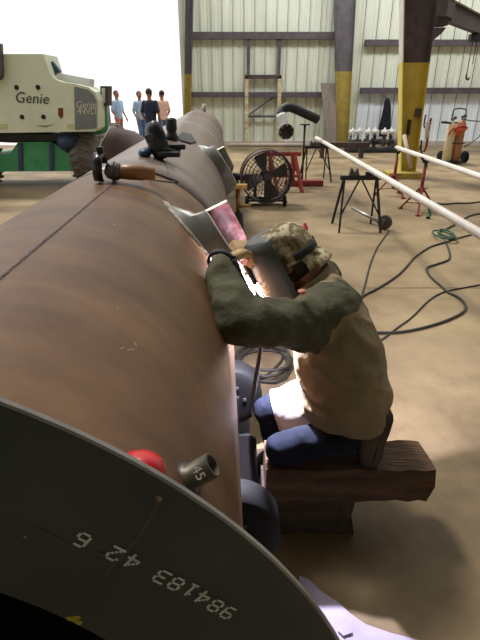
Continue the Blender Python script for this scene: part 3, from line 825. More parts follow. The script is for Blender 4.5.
# pale sheet on the floor in front
m = MB(); pts = [at_z(x, y, .004) for x, y in ((299, 576), (309, 580), (320, 591), (338, 603), (350, 614), (366, 625), (392, 634), (420, 641), (470, 655), (440, 700), (330, 690), (300, 620))]
m.prism(pts, (0, 0, .004)); pts2 = [at_z(x, y, .0085) for x, y in ((338, 632), (345, 627), (351, 628), (352, 634), (343, 637))]; m.prism(pts2, (0, 0, .008))
tag(obj('paper_sheet', m, 'sheet'), 'pale sheet tinted lilac for the arc light on the floor in front of the timbers', 'sheet')

# ================================================================ ON TOP OF THE PIPE
def on_pipe(px, py):                          # where a pixel's ray meets the shell
    v = ray(px, py); a_ = v.dot(RR); b_ = v.z
    A = a_ * a_ + b_ * b_; B = -2 * (a_ * PCX + b_ * (PCZ - CAM_H)); C_ = PCX ** 2 + (PCZ - CAM_H) ** 2 - PR ** 2
    dsc = max(B * B - 4 * A * C_, 0); k = (-B - math.sqrt(dsc)) / (2 * A); return V((0, 0, CAM_H)) + v * k
g0 = pp(2.10, .2, PR)
t = thing('angle_grinder', 'angle grinder with tan barrel body lying across the top of the pipe', 'grinder', g0)
X = V((1, .04, -.06)).normalized(); Zp = V((.05, 0, 1)).normalized(); Yp = Zp.cross(X)
c0 = g0 + Zp * .052
m = MB(); m.lathe(c0 + X * .075, X, [(0, .026), (.01, .036), (.05, .038), (.12, .038), (.125, .034), (.15, .033), (.175, .028), (.18, 0)], 24); obj('motor_body', m, 'tool_tan', t)
m = MB(); m.lathe(c0 + X * .005, X, [(0, .018), (.008, .034), (.03, .042), (.055, .043), (.075, .036)], 22); m.lathe(c0 + X * .04, X, [(0, .043), (0, .047), (.012, .047), (.012, .043)], 24, closed=True); m.cyl(c0 + X * .03 - Yp * .03, c0 + X * .03 - Yp * .055, .02, n=16); obj('gear_head', m, 'tool_grey', t)
m = MB(); m.lathe(c0 + X * -.03 + Zp * .012, X, [(0, 0), (0, .062), (.007, .062), (.007, 0)], 30); obj('grinding_disc', m, 'black', t)
m = MB(); rings = []
for i in range(19):
    a_ = PI * .0 + 1.25 * PI * i / 18 + .2
    d_ = Yp * math.cos(a_) + Zp * math.sin(a_); q_ = c0 + X * -.02 + Zp * .012
    rings.append([q_ + d_ * .066 - X * .022, q_ + d_ * .072 - X * .022, q_ + d_ * .072 + X * .024, q_ + d_ * .066 + X * .024])
m.loft(rings); obj('wheel_guard', m, 'black_gloss', t)
m = MB(); m.box(c0 - X * .012 + Zp * .088, (.03, .03, .05), bevel=.004); m.cyl(c0 + Zp * .06 - X * .01, c0 + Zp * .1 - X * .01, .010, n=12); obj('side_handle', m, 'black', t)
m = MB(); m.tube([c0 + X * .25, c0 + X * .30 + Zp * -.015, c0 + X * .36 - Zp * .045 + Yp * .04, pp(2.35, 20, PR + .006), pp(2.7, 28, PR + .006), pp(3.2, 18, PR + .006)], .005, 8, smoothpts=8); obj('cord', m, 'black', t)
t.scale = (.84, .84, .84)
# black hood standing on the pipe
h0 = pp(2.98, 11, PR)
t = thing('spare_hood', 'black welding hood tipped up on top of the pipe near the grinder', 'welding hood', h0)
m = MB(); cen = h0 + V((.0, .0, .085)); u_ = V((-.3, .1, 1)).normalized(); f_ = V((-.5, -.85, .15)).normalized(); f_ = (f_ - u_ * f_.dot(u_)).normalized(); s2 = f_.cross(u_)
lv = [(-.10, .02, .02), (-.085, .05, .05), (-.04, .07, .066), (.03, .07, .068), (.085, .055, .058), (.115, .02, .03)]
for mi, th in ((0, 0), (1, .006)):
    m.loft([[cen + u_ * z + f_ * ((rf - th) * math.cos(a) - .05) + s2 * ((rs - th) * math.sin(a)) for a in [-1.5 + 3.0 * i / 20 for i in range(21)]] for z, rf, rs in lv], mi, caps=False, closed=False)
obj('shell', m, ['black_gloss', 'hood_inside'], t, fix=False)
m = MB(); m.box(cen + f_ * .022 + u_ * .03, (.06, .012, .04), M4((s2, f_, u_)).transposed(), bevel=.004); obj('visor', m, 'black', t)
m = MB(); m.tube([cen - u_ * .05 + s2 * .04 - f_ * .03, h0 + V((.07, -.02, .05)), h0 + V((.12, .0, .035)), h0 + V((.13, .08, .04)), h0 + V((.02, .12, .05))], .012, 10, smoothpts=6)
m.box(h0 + V((.09, -.03, .025)), (.13, .06, .03), bevel=.008); m.box(h0 + V((.12, .03, .06)), (.12, .035, .03), bevel=.008); obj('head_strap', m, 'black', t)
m = MB(); m.ell(pp(3.0, 4.5, PR + .02), .04, .05, .028); m.ell(pp(3.02, 6, PR + .03), .03, .03, .025); tag(obj('glove', m, 'lift_blue'), 'crumpled blue glove on the pipe left of the black hood', 'glove')
# small black bottle and dark strip
b0 = pp(4.15, 10.4, PR)
m = MB(); m.lathe(b0 - V((0, 0, .004)), (0, 0, 1), [(0, .036), (.0, .045), (.05, .045), (.055, .038), (.08, .038), (.085, .044), (.16, .044), (.17, .03), (.175, 0)], 20)
tag(obj('spray_can', m, 'black'), 'small black can standing upright on the pipe', 'can')
m = MB(); pts = [pp(y, p_, PR + .004) for y, p_ in ((4.3, 13), (4.9, 13), (5.0, 22), (4.6, 30), (4.28, 26), (4.2, 18))]; m.prism(pts, (0, 0, .012))
tag(obj('rubber_mat', m, 'black'), 'dark flat scrap lying on the pipe beside the black can', 'mat')
m = MB(); m.tube([pp(3.9, -2, PR + .008), pp(4.1, 4, PR + .008), pp(4.15, 8, PR + .03), pp(4.3, 14, PR + .02)], .008, 8, smoothpts=6); tag(obj('air_hose', m, 'black'), 'short black hose across the pipe by the black can', 'hose')

# ================================================================ WHITE PIPES AND STANDS
PA = (V((1.60, 10.75, .80)), V((1.66, 1.2, .77))); PB = (V((2.70, 8.75, .80)), V((2.80, 1.5, .77)))
for (a_, b_), lb in ((PA, 'long white pipe on stands, the nearer and longer of two'), (PB, 'long white pipe on red stands, the farther right of two')):
    m = MB(); m.lathe(a_, b_ - a_, [(0, .026), (0, .034), ((b_ - a_).length, .034), ((b_ - a_).length, .026), (0, .026)], 24); tag(obj('white_pipe', m, 'white_pipe'), lb, 'pipe')
def sawhorse(loc, label):
    t = thing('sawhorse', label, 'sawhorse', loc, 'black trestles under the white pipes')
    o = V(loc)
    m = MB(); m.box(o + V((0, 0, .66)), (.52, .07, .055), bevel=.006); obj('top_bar', m, 'black', t)
    for sx in (-1, 1):
        for sy in (-1, 1):
            m = MB(); m.bar(o + V((sx * .21, sy * .02, .65)), o + V((sx * .27, sy * .26, .0)), .026, .026); obj('leg', m, 'black', t)
    for sx in (-1, 1):
        m = MB(); m.bar(o + V((sx * .02, -.02, .63)), o + V((sx * .245, -.17, .22)), .016, .016); obj('brace', m, 'black', t)
    m = MB(); m.prism([o + V((-.16, -.03, .685)), o + V((-.02, -.03, .685)), o + V((-.05, -.03, .78)), o + V((-.09, -.03, .73)), o + V((-.13, -.03, .79))], (0, .06, 0)); m.cyl(o + V((-.09, -.07, .73)), o + V((-.09, .08, .73)), .012, n=10)
    obj('pipe_clamp', m, 'tool_grey', t)
    m = MB(); m.box(o + V((.11, 0, .705)), (.1, .05, .05), bevel=.006); obj('pipe_rest', m, 'black', t)
    return t
sh = sawhorse((1.56, 6.4, 0), 'black metal sawhorse with pipe clamp, nearest under the white pipe')
dup(sh, (1.56, 10.3, 0), .15, 'black metal sawhorse under the far end of the white pipe')
def jackstand(loc, h, rz, label, mats='red_stand'):
    t = thing('jack_stand', label, 'jack stand', loc, 'red pipe jack stands'); o = V(loc)
    m = MB(); m.cyl(o + V((0, 0, .12)), o + V((0, 0, h - .14)), .026, n=14); m.cyl(o + V((0, 0, .30)), o + V((0, 0, .38)), .036, n=14); obj('post', m, mats, t)
    for k in range(3):
        a_ = rz + k * 2 * PI / 3; d_ = V((math.cos(a_), math.sin(a_), 0)); m = MB()
        m.bar(o + d_ * .02 + V((0, 0, .36)), o + d_ * .30 + V((0, 0, .02)), .03, .02); m.bar(o + d_ * .03 + V((0, 0, .13)), o + d_ * .22 + V((0, 0, .11)), .022, .012); m.box(o + d_ * .30 + V((0, 0, .012)), (.06, .06, .022)); obj('leg', m, mats, t)
    m = MB(); m.cyl(o + V((0, 0, h - .2)), o + V((0, 0, h - .06)), .016, n=10); m.prism([o + V((-.09, -.025, h)), o + V((-.06, -.025, h)), o + V((0, -.025, h - .06)), o + V((.06, -.025, h)), o + V((.09, -.025, h)), o + V((.02, -.025, h - .09)), o + V((-.02, -.025, h - .09))], (0, .05, 0)); obj('pipe_head', m, 'black', t)
    m = MB(); m.bar(o + V((-.05, 0, .34)), o + V((.1, 0, .36)), .012, .012); obj('handle', m, 'black', t)
    return t
jackstand((2.73, 7.37, 0), .80, .2, 'red tripod jack stand in front of the yellow column with green clamp at its foot')
jackstand((2.70, 8.65, 0), .80, .9, 'red tripod jack stand under the end of the right white pipe')
jackstand((1.02, 9.9, 0), .62, .5, 'red tripod jack stand holding the black flanged pipe bend')
m = MB(); m.tube([(2.72, 6.92, .012), (2.75, 6.95, .06), (2.74, 6.98, .13), (2.72, 7.0, .16)], [.03, .032, .024, .014], 10, smoothpts=4); tag(obj('clamp', m, 'cable_green'), 'green clamp at the foot of the red jack stand', 'clamp')
# long tool by the sawhorse
a_, b_ = at_z(352, 208, .16), at_z(378, 221, .07)
t = thing('grinding_tool', 'long silver-handled tool with round head beneath the nearest sawhorse', 'tool', at_z(384, 224, 0))
m = MB(); m.tube([a_, (a_ + b_) / 2, b_], [.018, .022, .024], 12); obj('handle', m, 'silver', t)
c_ = at_z(385, 222, .10); m = MB(); m.lathe(c_ - V((.02, .03, 0)), (.55, .8, .0), [(0, .03), (0, .085), (.012, .095), (.05, .095), (.06, .08), (.06, 0)], 26); m.lathe(c_ - V((.02, .03, 0)), (-.55, -.8, 0), [(0, .05), (.012, .045), (.012, 0)], 20); obj('head', m, 'tool_grey', t)
# red frame behind the fan
t = thing('pipe_rack', 'orange red angle-iron rack standing behind the drum fan', 'rack', (.78, 9.3, 0)); m = MB()
for x in (.55, 1.0): m.bar((x, 9.2, .62), (x + .14, 8.95, .0), .05, .05); m.bar((x, 9.3, .62), (x + .05, 9.7, 0), .05, .05)
obj('legs_frame', m, 'red_frame', t)
m = MB(); m.bar((.45, 9.25, .64), (1.12, 9.25, .64), .07, .07); m.bar((.62, 9.05, .28), (1.08, 9.05, .28), .05, .05); obj('crossbar', m, 'red_frame', t)
m = MB(); m.box((1.25, 9.65, .06), (.75, .14, .10), bevel=.01); tag(obj('red_beam', m, 'red_stand'), 'short dark red beam on the floor under the far sawhorse', 'beam')
# flanged bend
P = lambda x, y, Y: at_y(x, y, Y)
t = thing('pipe_bend', 'black and white flanged pipe bend resting on a red stand by the wall', 'pipe fitting', at_y(285, 132, 9.8))
m = MB(); pts = [P(281, 115, 9.95), P(283, 109.5, 10), P(288, 107.2, 10), P(294, 108.5, 10), P(304, 113, 10.05), P(318, 119.5, 10.1)]; m.tube(pts, .085, 18, smoothpts=6); obj('elbow_pipe', m, 'black', t)
m = MB(); m.tube([P(280.8, 114, 9.93), P(284, 124.5, 9.87), P(286, 130, 9.80)], .09, 18, smoothpts=3); obj('sleeve', m, 'valve_white', t)['label'] = 'white sleeve'
fc = P(286.5, 132, 9.74); fd = V((.12, -.95, -.3)).normalized()
m = MB(); m.lathe(fc - fd * .03, fd, [(0, .10), (0, .145), (.03, .145), (.03, .10), (.01, .095), (.01, 0)], 28); fl_ = obj('flange', m, 'black', t)
fx, fy = frame(fd)
for k in range(8):
    m = MB(); q_ = fc + (fx * math.cos(k * PI / 4) + fy * math.sin(k * PI / 4)) * .122; m.cyl(q_ - fd * .01, q_ + fd * .014, .014, n=8)
    obj('bolt', m, 'silver', fl_)
m = MB(); q_ = P(305, 124, 10.06); m.cyl((q_.x, q_.y, 0), q_ + V((0, 0, -.02)), .02, n=10); m.cyl(q_ + V((0, 0, -.02)), q_ + V((0, 0, .0)), .1, n=16); m.cyl((q_.x, q_.y, 0), (q_.x, q_.y, .02), .14, n=18); tag(obj('prop_stand', m, 'black'), 'thin black post propping up the black pipe bend', 'stand')

# ================================================================ DRUM FAN
fc = at_y(266, 180, 7.9); fr = .40
fc.z = max(fc.z, fr + .05)
t = thing('drum_fan', 'round dark drum fan on wheels standing right of the big pipe', 'fan', (fc.x, fc.y, 0))
fa = V((.12, -1, .0)).normalized(); fx, fy = frame(fa)
m = MB(); m.lathe(fc - fa * .12, fa, [(0, fr - .008), (0, fr), (.24, fr), (.24, fr - .008)], 56, closed=True); obj('drum', m, 'fan_drum', t)
for sg in (1, -1):
    m = MB(); q_ = fc + fa * (.125 * sg)
    for r_ in (.07, .13, .19, .25, .31, .36, .40): m.tube([q_ + (fx * math.cos(a) + fy * math.sin(a)) * r_ + fa * (sg * .03 * (1 - r_ / fr)) for a in [2 * PI * i / 40 for i in range(41)]], .0045 if r_ < .39 else .012, 6, caps=False)
    for k in range(36):
        a = 2 * PI * k / 36; d_ = fx * math.cos(a) + fy * math.sin(a); m.tube([q_ + d_ * .06 + fa * sg * .028, q_ + d_ * .4], .0035, 5)
    m.lathe(q_ + fa * sg * .028, fa * sg, [(0, .07), (.008, .06), (.01, 0)], 20)
    obj('guard', m, 'fan_wire', t)
m = MB(); m.cyl(fc - fa * .06, fc + fa * .05, .055, n=20); m.cyl(fc - fa * .16, fc - fa * .05, .08, n=20); hb = obj('hub', m, 'black', t)
for k in range(4):
    m = MB(); a0 = k * PI / 2 + .3; rows = []
    for r_ in (.05, .15, .25, .36):
        row = []
        for j_ in (-.5, -.25, 0, .25, .5):
            a = a0 + j_ * (.9 - r_ * .6); row.append(fc + (fx * math.cos(a) + fy * math.sin(a)) * r_ + fa * (j_ * .12))
        rows.append(row)
    for i in range(3):
        for j_ in range(4): m.add([rows[i][j_], rows[i][j_ + 1], rows[i + 1][j_ + 1], rows[i + 1][j_]], [(0, 1, 2, 3)], 0, True)
    m.v += [v + fa * .004 for v in m.v]; k_ = len(m.v) // 2; m.f += [[i + k_ for i in f][::-1] for f in m.f]; m.m *= 2; m.sm *= 2
    obj('blade', m, 'fan_blade', hb)
m = MB(); zb = .08
m.tube([fc + V((-.3, -.06, 0)) * 1 - V((0, 0, fc.z - zb - .03)), fc + V((-.27, -.06, -.29)), ], .014, 8); m.tube([fc + V((.27, -.06, -.29)), V((fc.x + .3, fc.y - .06, zb + .03))], .014, 8)
m.bar((fc.x - .34, fc.y - .08, zb), (fc.x + .34, fc.y - .08, zb), .03, .03); m.bar((fc.x - .34, fc.y + .12, zb), (fc.x + .34, fc.y + .12, zb), .03, .03)
for s_ in (-1, 1): m.bar((fc.x + .32 * s_, fc.y - .18, zb), (fc.x + .32 * s_, fc.y + .2, zb), .03, .03)
obj('base', m, 'black', t)
for s_ in (-1, 1):
    m = MB(); m.lathe((fc.x + .30 * s_ - .025, fc.y - .12, .085), (1, 0, 0), [(0, .02), (0, .075), (.01, .085), (.04, .085), (.05, .075), (.05, .02)], 24); obj('wheel', m, 'rubber_dark', t)
# black jack with brass head next to the pipe
jx = at_z(236, 232, 0); t = thing('screw_jack', 'dark screw jack with brassy head between the pipe and the fan', 'jack', (-.02, 5.4, 0)); o = V((-.02, 5.4, 0))
m = MB(); m.lathe(o, UZ, [(0, .15), (.02, .15), (.05, .09), (.42, .05), (.44, .05)], 20); obj('body', m, 'black', t)
m = MB(); m.cyl(o + V((0, 0, .4)), o + V((0, 0, .70)), .025, n=14); m.box(o + V((0, 0, .72)), (.2, .1, .05), bevel=.008); m.cyl(o + V((-.02, -.08, .52)), o + V((.14, -.08, .53)), .018, n=12); obj('screw_head', m, 'brass', t)
m = MB(); m.cyl((-.12, 8.6, .34), (.30, 8.5, .34), .06, n=18); m.box((-.05, 8.58, .14), (.05, .3, .28)); m.box((.26, 8.51, .14), (.05, .3, .28)); tag(obj('pipe_offcut', m, 'black'), 'short dark pipe offcut on blocks beside the far pipe and fan', 'pipe')
m = MB(); c_ = at_z(304, 240, 0); m.lathe(c_, UZ, [(0, .038), (.0, .042), (.165, .042), (.18, .034), (.185, .02), (.19, .02), (.215, .016), (.218, 0)], 18); tag(obj('paint_can', m, 'can_red'), 'red spray can on the floor just behind the welder\'s cap', 'can')

# ================================================================ FLOOR CABLES
def cable(pts, label, r=.010, mt='cable'):
    m = MB(); m.tube([at_z(x, y, r + .001) for x, y in pts], r, 8, smoothpts=8); tag(obj('floor_cable', m, mt), label, 'cable')
cable([(389, 231), (386, 235), (377, 248), (370, 265), (364, 288), (358, 306), (352, 330)], 'black cable running from the sawhorse foot down behind the welder', .008)
cable([(340, 322), (357, 303), (363, 296), (380, 287), (398, 275), (407, 266), (415, 257), (430, 247), (446, 242), (462, 237), (490, 230)], 'dark cable curving from the welder up to the right edge of the floor')
cable([(445, 241), (449, 250), (449, 259), (437, 264), (427, 268), (430, 276), (441, 286), (448, 292), (458, 297), (465, 304), (464, 311), (450, 319), (426, 327), (400, 332), (371, 333), (350, 336)], 'long dark cable looping back to the welder\'s back', .011)
cable([(360, 352), (381, 340), (397, 328), (412, 317), (427, 302), (437, 295), (447, 291), (462, 288), (490, 283)], 'thin dark cable crossing under the looped one', .007)
cable([(424, 204), (431, 203), (445, 204), (457, 203), (470, 203), (490, 200)], 'dark cable on the floor between the two white pipes, upper one', .012)
cable([(440, 232), (452, 226), (462, 220), (472, 215), (490, 212)], 'dark cable on the floor between the two white pipes, lower one', .012)
m = MB(); pts = []
c_ = at_z(445, 237, .02)
for i in range(30): pts.append(c_ + V((.10 * math.cos(i * .6) + .04 * math.sin(i * .31), .22 * math.sin(i * .6), .012 + .0012 * i)))
m.tube(pts, .011, 7); tag(obj('hose_coil', m, 'cable_green'), 'small coil of green hose on the floor beneath the long white pipe', 'hose')

# ================================================================ BACK WALL THINGS
m = MB(); q_ = [at_y(320.5, 83, 17.5), at_y(336, 83, 17.5), at_y(336.5, 147, 17.0), at_y(328, 147, 17.0)]
for i in (2, 3): q_[i].z = .01
m.prism(q_, (0, .03, 0)); tag(obj('plywood_sheet', m, 'board'), 'tall grey brown board leaning on the back wall by the column', 'board')
m = MB(); m.cyl((-.4, 17.2, .07), (2.3, 17.2, .07), .06, n=16); tag(obj('pale_pipe', m, 'curb'), 'pale pipe lying on the floor along the foot of the back wall', 'pipe')
m = MB(); m.box((2.85, 14.2, .34), (1.5, .14, .14)); m.box((2.3, 14.2, .14), (.08, .3, .27)); m.box((3.4, 14.2, .14), (.08, .3, .27)); tag(obj('trestle', m, 'steel_brown'), 'low rust brown trestle in front of the leaning board', 'trestle')
# valves
vb = at_y(341, 149, 15.6)
m = MB(); m.box((4.06, 15.75, .05), (1.5, .7, .10), bevel=.008); tag(obj('skid', m, 'black'), 'dark low skid carrying the row of white-topped valves', 'skid')
def valve(loc, label):
    t = thing('valve', label, 'valve', loc, 'white-topped valves on the skid'); o = V(loc)
    m = MB(); m.lathe(o, UZ, [(0, .09), (.03, .09), (.03, .05), (.12, .06), (.2, .09), (.28, .06), (.34, .045), (.34, .08), (.37, .08), (.37, .03), (.42, .03)], 20); m.lathe(o + V((0, -.13, .2)), (0, 1, 0), [(0, .05), (0, .085), (.03, .085), (.03, .05), (.23, .05), (.23, .085), (.26, .085), (.26, 0)], 20); obj('body', m, 'valve_body', t)
    m = MB(); m.lathe(o + V((0, 0, .40)), UZ, [(0, .04), (.02, .11), (.11, .11), (.14, .08), (.14, .03), (.2, .025), (.205, 0)], 20); obj('cap', m, 'valve_white', t)
    m = MB(); m.box(o + V((-.0, -.12, .40)), (.05, .05, .28), bevel=.006); obj('tag_plate', m, 'valve_white', t)
    return t
v0 = valve((3.42, 15.65, .10), 'leftmost of the white-topped valves, beside the board')
names = ['second', 'third', 'fourth', 'fifth', 'sixth']
for k in range(5): dup(v0, (3.42 + .245 * (k + 1), 15.65 + (.16 if k % 2 == 0 else 0), .10), .3 * k, '%s white-topped valve from the left on the dark skid' % names[k])
m = MB(); m.ell((4.98, 16.2, .28), .26, .24, .30); m.ell((5.2, 16.15, .16), .2, .18, .17); tag(obj('grey_sack', m, 'sack'), 'bulging grey sack on the floor below the black coat', 'sack')
m = MB(); m.ell((5.45, 15.9, .10), .2, .16, .11); m.box((5.3, 15.7, .06), (.3, .12, .1), rot=M4.Rotation(.5, 3, 'Z'), bevel=.01); tag(obj('scrap_pile', m, 'steel_brown'), 'small brown scrap heap left of the near yellow column', 'scrap')
# black coat on a hook
ct = at_y(387, 99, 17.5); t = thing('coat', 'black coat hanging from a hook on the back wall', 'coat', ct)
m = MB(); rings = []
for y_, x_, w_, d_ in ((98, 387.5, .05, .05), (101, 387.5, .09, .08), (107, 387.5, .12, .10), (116, 386.5, .15, .11), (126, 385, .19, .12), (134, 384, .22, .12), (136.5, 384.5, .2, .11)):
    c_ = at_y(x_, y_, 17.5); rings.append([c_ + V((w_ * math.cos(a) * (1 + .08 * math.sin(5 * a)), d_ * math.sin(a) * (1 + .12 * math.sin(7 * a)), 0)) for a in [2 * PI * i / 36 for i in range(36)]])
m.loft(rings); obj('cloth', m, 'cloth_black', t)
m = MB(); m.tube([ct + V((0, .28, .05)), ct + V((0, .05, .06)), ct + V((0, .0, .03))], .015, 8); m.tube([ct + V((-.25, .2, .02)), ct + V((.1, .2, .02))], .012, 8); obj('hanger', m, 'silver', t)
# gas bottle cart
cb = V((5.42, 13.0, 0)); t = thing('cylinder_cart', 'black two-wheeled cart holding gas cylinders near the right wall', 'cart', cb)
def cp_(x, y, z): return cb + V((x, y, z))
m = MB()
for s_ in (-1, 1): m.tube([cp_(.1 + s_ * .17, .12, .06), cp_(.1 + s_ * .17, .14, 1.15), cp_(.1 + s_ * .16, .14, 1.24)], .016, 8)
m.tube([cp_(-.06, .14, 1.24), cp_(-.04, .14, 1.28), cp_(.1, .14, 1.3), cp_(.24, .14, 1.28), cp_(.26, .14, 1.24)], .016, 8, smoothpts=4)
for z in (.3, .62, .95): m.bar(cp_(-.08, .13, z), cp_(.28, .13, z), .03, .012)
m.box(cp_(.06, -.03, .05), (.5, .34, .03))
obj('frame', m, 'black', t)
m = MB(); m.tube([cp_(-.08, .0, .5), cp_(-.06, -.15, .5), cp_(.14, -.17, .5), cp_(.27, -.1, .5), cp_(.28, .12, .5)], .012, 8, smoothpts=3); obj('rail', m, 'black', t)
for x in (-.2, .42):
    m = MB(); m.lathe(cp_(x - .035, .08, .15), (1, .25, 0), [(0, .05), (0, .13), (.012, .15), (.055, .15), (.07, .13), (.07, .05)], 26); m.lathe(cp_(x - .03, .08, .15), (1, .25, 0), [(0, .055), (.06, .055), (.06, 0)], 14); obj('wheel', m, 'rubber_dark', t)
def gas(loc, r, h, mt, label):
    t = thing('gas_cylinder', label, 'gas cylinder', loc); o = V(loc)
    m = MB(); m.lathe(o, UZ, [(0, r * .85), (.015, r), (h * .84, r), (h * .90, r * .88), (h * .95, r * .55), (h * .965, r * .35), (h * .98, r * .35)], 24); obj('bottle', m, mt, t)
    m = MB(); m.cyl(o + V((0, 0, h * .97)), o + V((0, 0, h * 1.06)), .022, n=12); m.cyl(o + V((-.05, 0, h * 1.03)), o + V((.07, -.05, h * 1.03)), .02, n=12); m.lathe(o + V((.02, -.06, h * 1.05)), (0, -1, .2), [(0, .03), (0, .04), (.03, .04), (.03, 0)], 16); obj('regulator', m, 'tool_grey', t)
    return t
gas(tuple(cp_(.13, -.03, .066)), .115, 1.02, 'cyl_tan', 'tan gas cylinder strapped upright in the black cart')
gas(tuple(cp_(-.12, -.06, .066)), .10, .98, 'cyl_cream', 'cream gas cylinder at the left of the black cart')
m = MB(); m.tube([cp_(-.05, -.16, .82), cp_(.08, -.18, .80), cp_(.22, -.12, .84), cp_(.25, .0, .86)], .035, 10, smoothpts=5); m.ell(cp_(.02, -.18, .78), .08, .05, .10); m.tube([cp_(-.2, -.14, .7), cp_(-.14, -.18, .84), cp_(-.02, -.18, .88), cp_(.12, -.18, .92), cp_(.26, -.1, .86)], .022, 10, smoothpts=5); tag(obj('hose_bundle', m, 'orange'), 'orange red hose bundle wrapped round the gas cylinders', 'hose')
m = MB(); m.tube([cp_(.15, -.1, 1.06), cp_(.3, -.1, 1.03), cp_(.6, -.1, 1.0), cp_(.68, -.1, .9), cp_(.6, -.1, .66), cp_(.42, -.1, .5), cp_(.3, -.02, .4)], .012, 8, smoothpts=6); tag(obj('gas_hose', m, 'black'), 'thin dark hose looping off the right of the gas cart', 'hose')
m = MB(); m.tube([cp_(-.34, -.1, .99), cp_(-.12, -.1, .97), cp_(0, -.1, .98)], [.03, .025, .018], 10); m.box(cp_(-.34, -.1, .99), (.14, .06, .05), bevel=.01); tag(obj('cutting_torch', m, 'black'), 'black cutting torch lying across the cream gas cylinder top', 'torch')
# hook and red hose hanging beside the column
hk = at_y(424, 125, 12.0); m = MB(); m.tube([hk + V((0, 0, .22)), hk + V((0, 0, .0)), hk + V((.04, 0, -.06)), hk + V((.12, 0, -.05)), hk + V((.15, 0, .04))], .018, 8, smoothpts=5); m.bar(hk + V((0, 0, .22)), hk + V((-.2, -.6, .22)), .02, .02); tag(obj('hook', m, 'black'), 'black hook beside the right edge of the near yellow column', 'hook')
m = MB(); m.tube([at_y(431, 118, 12), at_y(429, 128, 12), at_y(426.5, 145, 12), at_y(424, 152, 12)], .03, 8, smoothpts=4); tag(obj('red_strap', m, 'red_stand'), 'red strap hanging beside the black hook', 'strap')
m = MB(); m.tube([at_y(428, 122, 12), at_y(427, 130, 11.95), at_y(427.5, 137, 12)], .05, 8, smoothpts=4); tag(obj('white_rag', m, 'curb'), 'off-white rag hanging with the red strap', 'rag')
m = MB(); m.tube([at_y(421.5, 140, 12), at_y(421, 150, 12), at_y(423, 156, 12.0), at_z(427, 166, .025)], .022, 8, smoothpts=4); m.v = [v for v in m.v]; tag(obj('black_hose', m, 'cable'), 'black hose hanging at the right foot of the near yellow column', 'hose')
# leaning rod left of column
m = MB(); m.cyl(at_y(404, 135, 10.6), at_y(411, 168, 10.3), .04, n=12); tag(obj('leaning_tube', m, 'curb'), 'pale tube leaning against the near yellow column', 'tube')
# jib crane
t = thing('jib_crane', 'dark jib crane beam with chain hoist high at the upper right', 'crane', at_y(439, 20, 13)); J = at_y(439, 14, 13)
m = MB(); m.box((J.x, 13, 4.7), (.36, .36, 3.3)); m.prism([at_y(431, 27.5, 12.8), at_y(446.5, 27.5, 12.8), at_y(442, 33, 12.8), at_y(431.5, 42, 12.8)], (0, .36, 0)); obj('mast', m, 'girt', t)
m = MB(); m.bar((J.x, 12.9, 4.1), (4.02, 10.92, 4.1), .2, .2); obj('bracket', m, 'girt', t)
ja, jb = at_y(448, 11, 13), at_y(484, 27, 16); jb.z = ja.z
m = MB(); up = V((0, 0, 1)); d_ = (jb - ja).normalized(); jb2 = jb + d_ * .8
m.bar(ja, jb2, .03, .36); m.bar(ja + up * .19, jb2 + up * .19, .2, .04); m.bar(ja - up * .19, jb2 - up * .19, .2, .04); m.bar(ja - d_ * .5, ja + d_ * .1, .24, .3); obj('beam', m, 'steel_brown', t)
h_ = ja + (jb - ja) * .8; ht = V((h_.x, h_.y, h_.z - .22))
m = MB(); m.box(ht - V((0, 0, .10)), (.34, .2, .2), bevel=.02); hb = obj('hoist', m, 'black', t)
m = MB()
for dx, zl in ((-.06, 1.0), (.05, .75)): m.cyl(ht + V((dx, 0, -.2)), ht + V((dx, 0, -zl)), .012, n=8)
m.tube([ht + V((-.06, 0, -1.0)), ht + V((-.06, 0, -1.08)), ht + V((-.01, 0, -1.14)), ht + V((.03, 0, -1.08))], .025, 8, smoothpts=4); obj('chain', m, 'black', hb)

# ================================================================ BOOM LIFT
LX = -3.0; LYf = 9.35
lift = thing('boom_lift', 'cream and green boom lift parked in the bright doorway at left', 'boom lift', (-4.2, 10.3, 0))
def lp(px, py, Y=LYf): return at_y(px, py, Y)
poly = [lp(-70, 134), lp(95, 131.5), lp(99, 128), lp(98.5, 100), lp(95, 92), lp(88, 87), lp(76, 84), lp(62, 82), lp(54, 79), lp(50, 74), lp(46, 62), lp(43, 54), lp(-70, 54)]
m = MB(); m.prism(poly, (0, .7, 0)); bd = obj('turntable_cover', m, 'lift_cream', lift)
m = MB(); m.prism([lp(75, 130, LYf - .012), lp(96.5, 128.5, LYf - .012), lp(96.5, 101, LYf - .012), lp(93, 94, LYf - .012), lp(87, 89.5, LYf - .012), lp(74, 86.5, LYf - .012)], (0, .03, 0)); gp = obj('side_panel', m, 'lift_grey', lift); gp['label'] = 'grey side panel lettered Genie 4WD'
m = MB()
for k in range(3): m.prism([lp(79, 121.5 + k * 2, LYf - .016), lp(94, 121 + k * 2, LYf - .016), lp(94, 122 + k * 2, LYf - .016), lp(79, 122.5 + k * 2, LYf - .016)], (0, .01, 0))
obj('vent', m, 'lift_grey', gp)
ex, ez = V((1, 0, 0)), V((0, 0, 1))
m = text_mb('Genie', .155, lp(86, 105, LYf - .02), ex, ez, shear=.15); m2 = text_mb('4WD', .15, lp(87, 111.5, LYf - .02), ex, ez); m.add(m2.v, m2.f)
obj('lettering', m, 'text_white', gp, fix=False)
m = text_mb('Genie', .25, lp(31, 98.5, LYf - .012), V((1, 0, -.05)), ez, shear=.3)
obj('lettering', m, 'text_black', bd, fix=False)
m = MB()
for q in ((16.5, 87.5), (38, 87.3), (22, 117), (43.5, 117)): m.cyl(lp(*q, LYf - .015), lp(*q, LYf + .01), .04, n=14)
obj('bolt', m, 'black', bd)
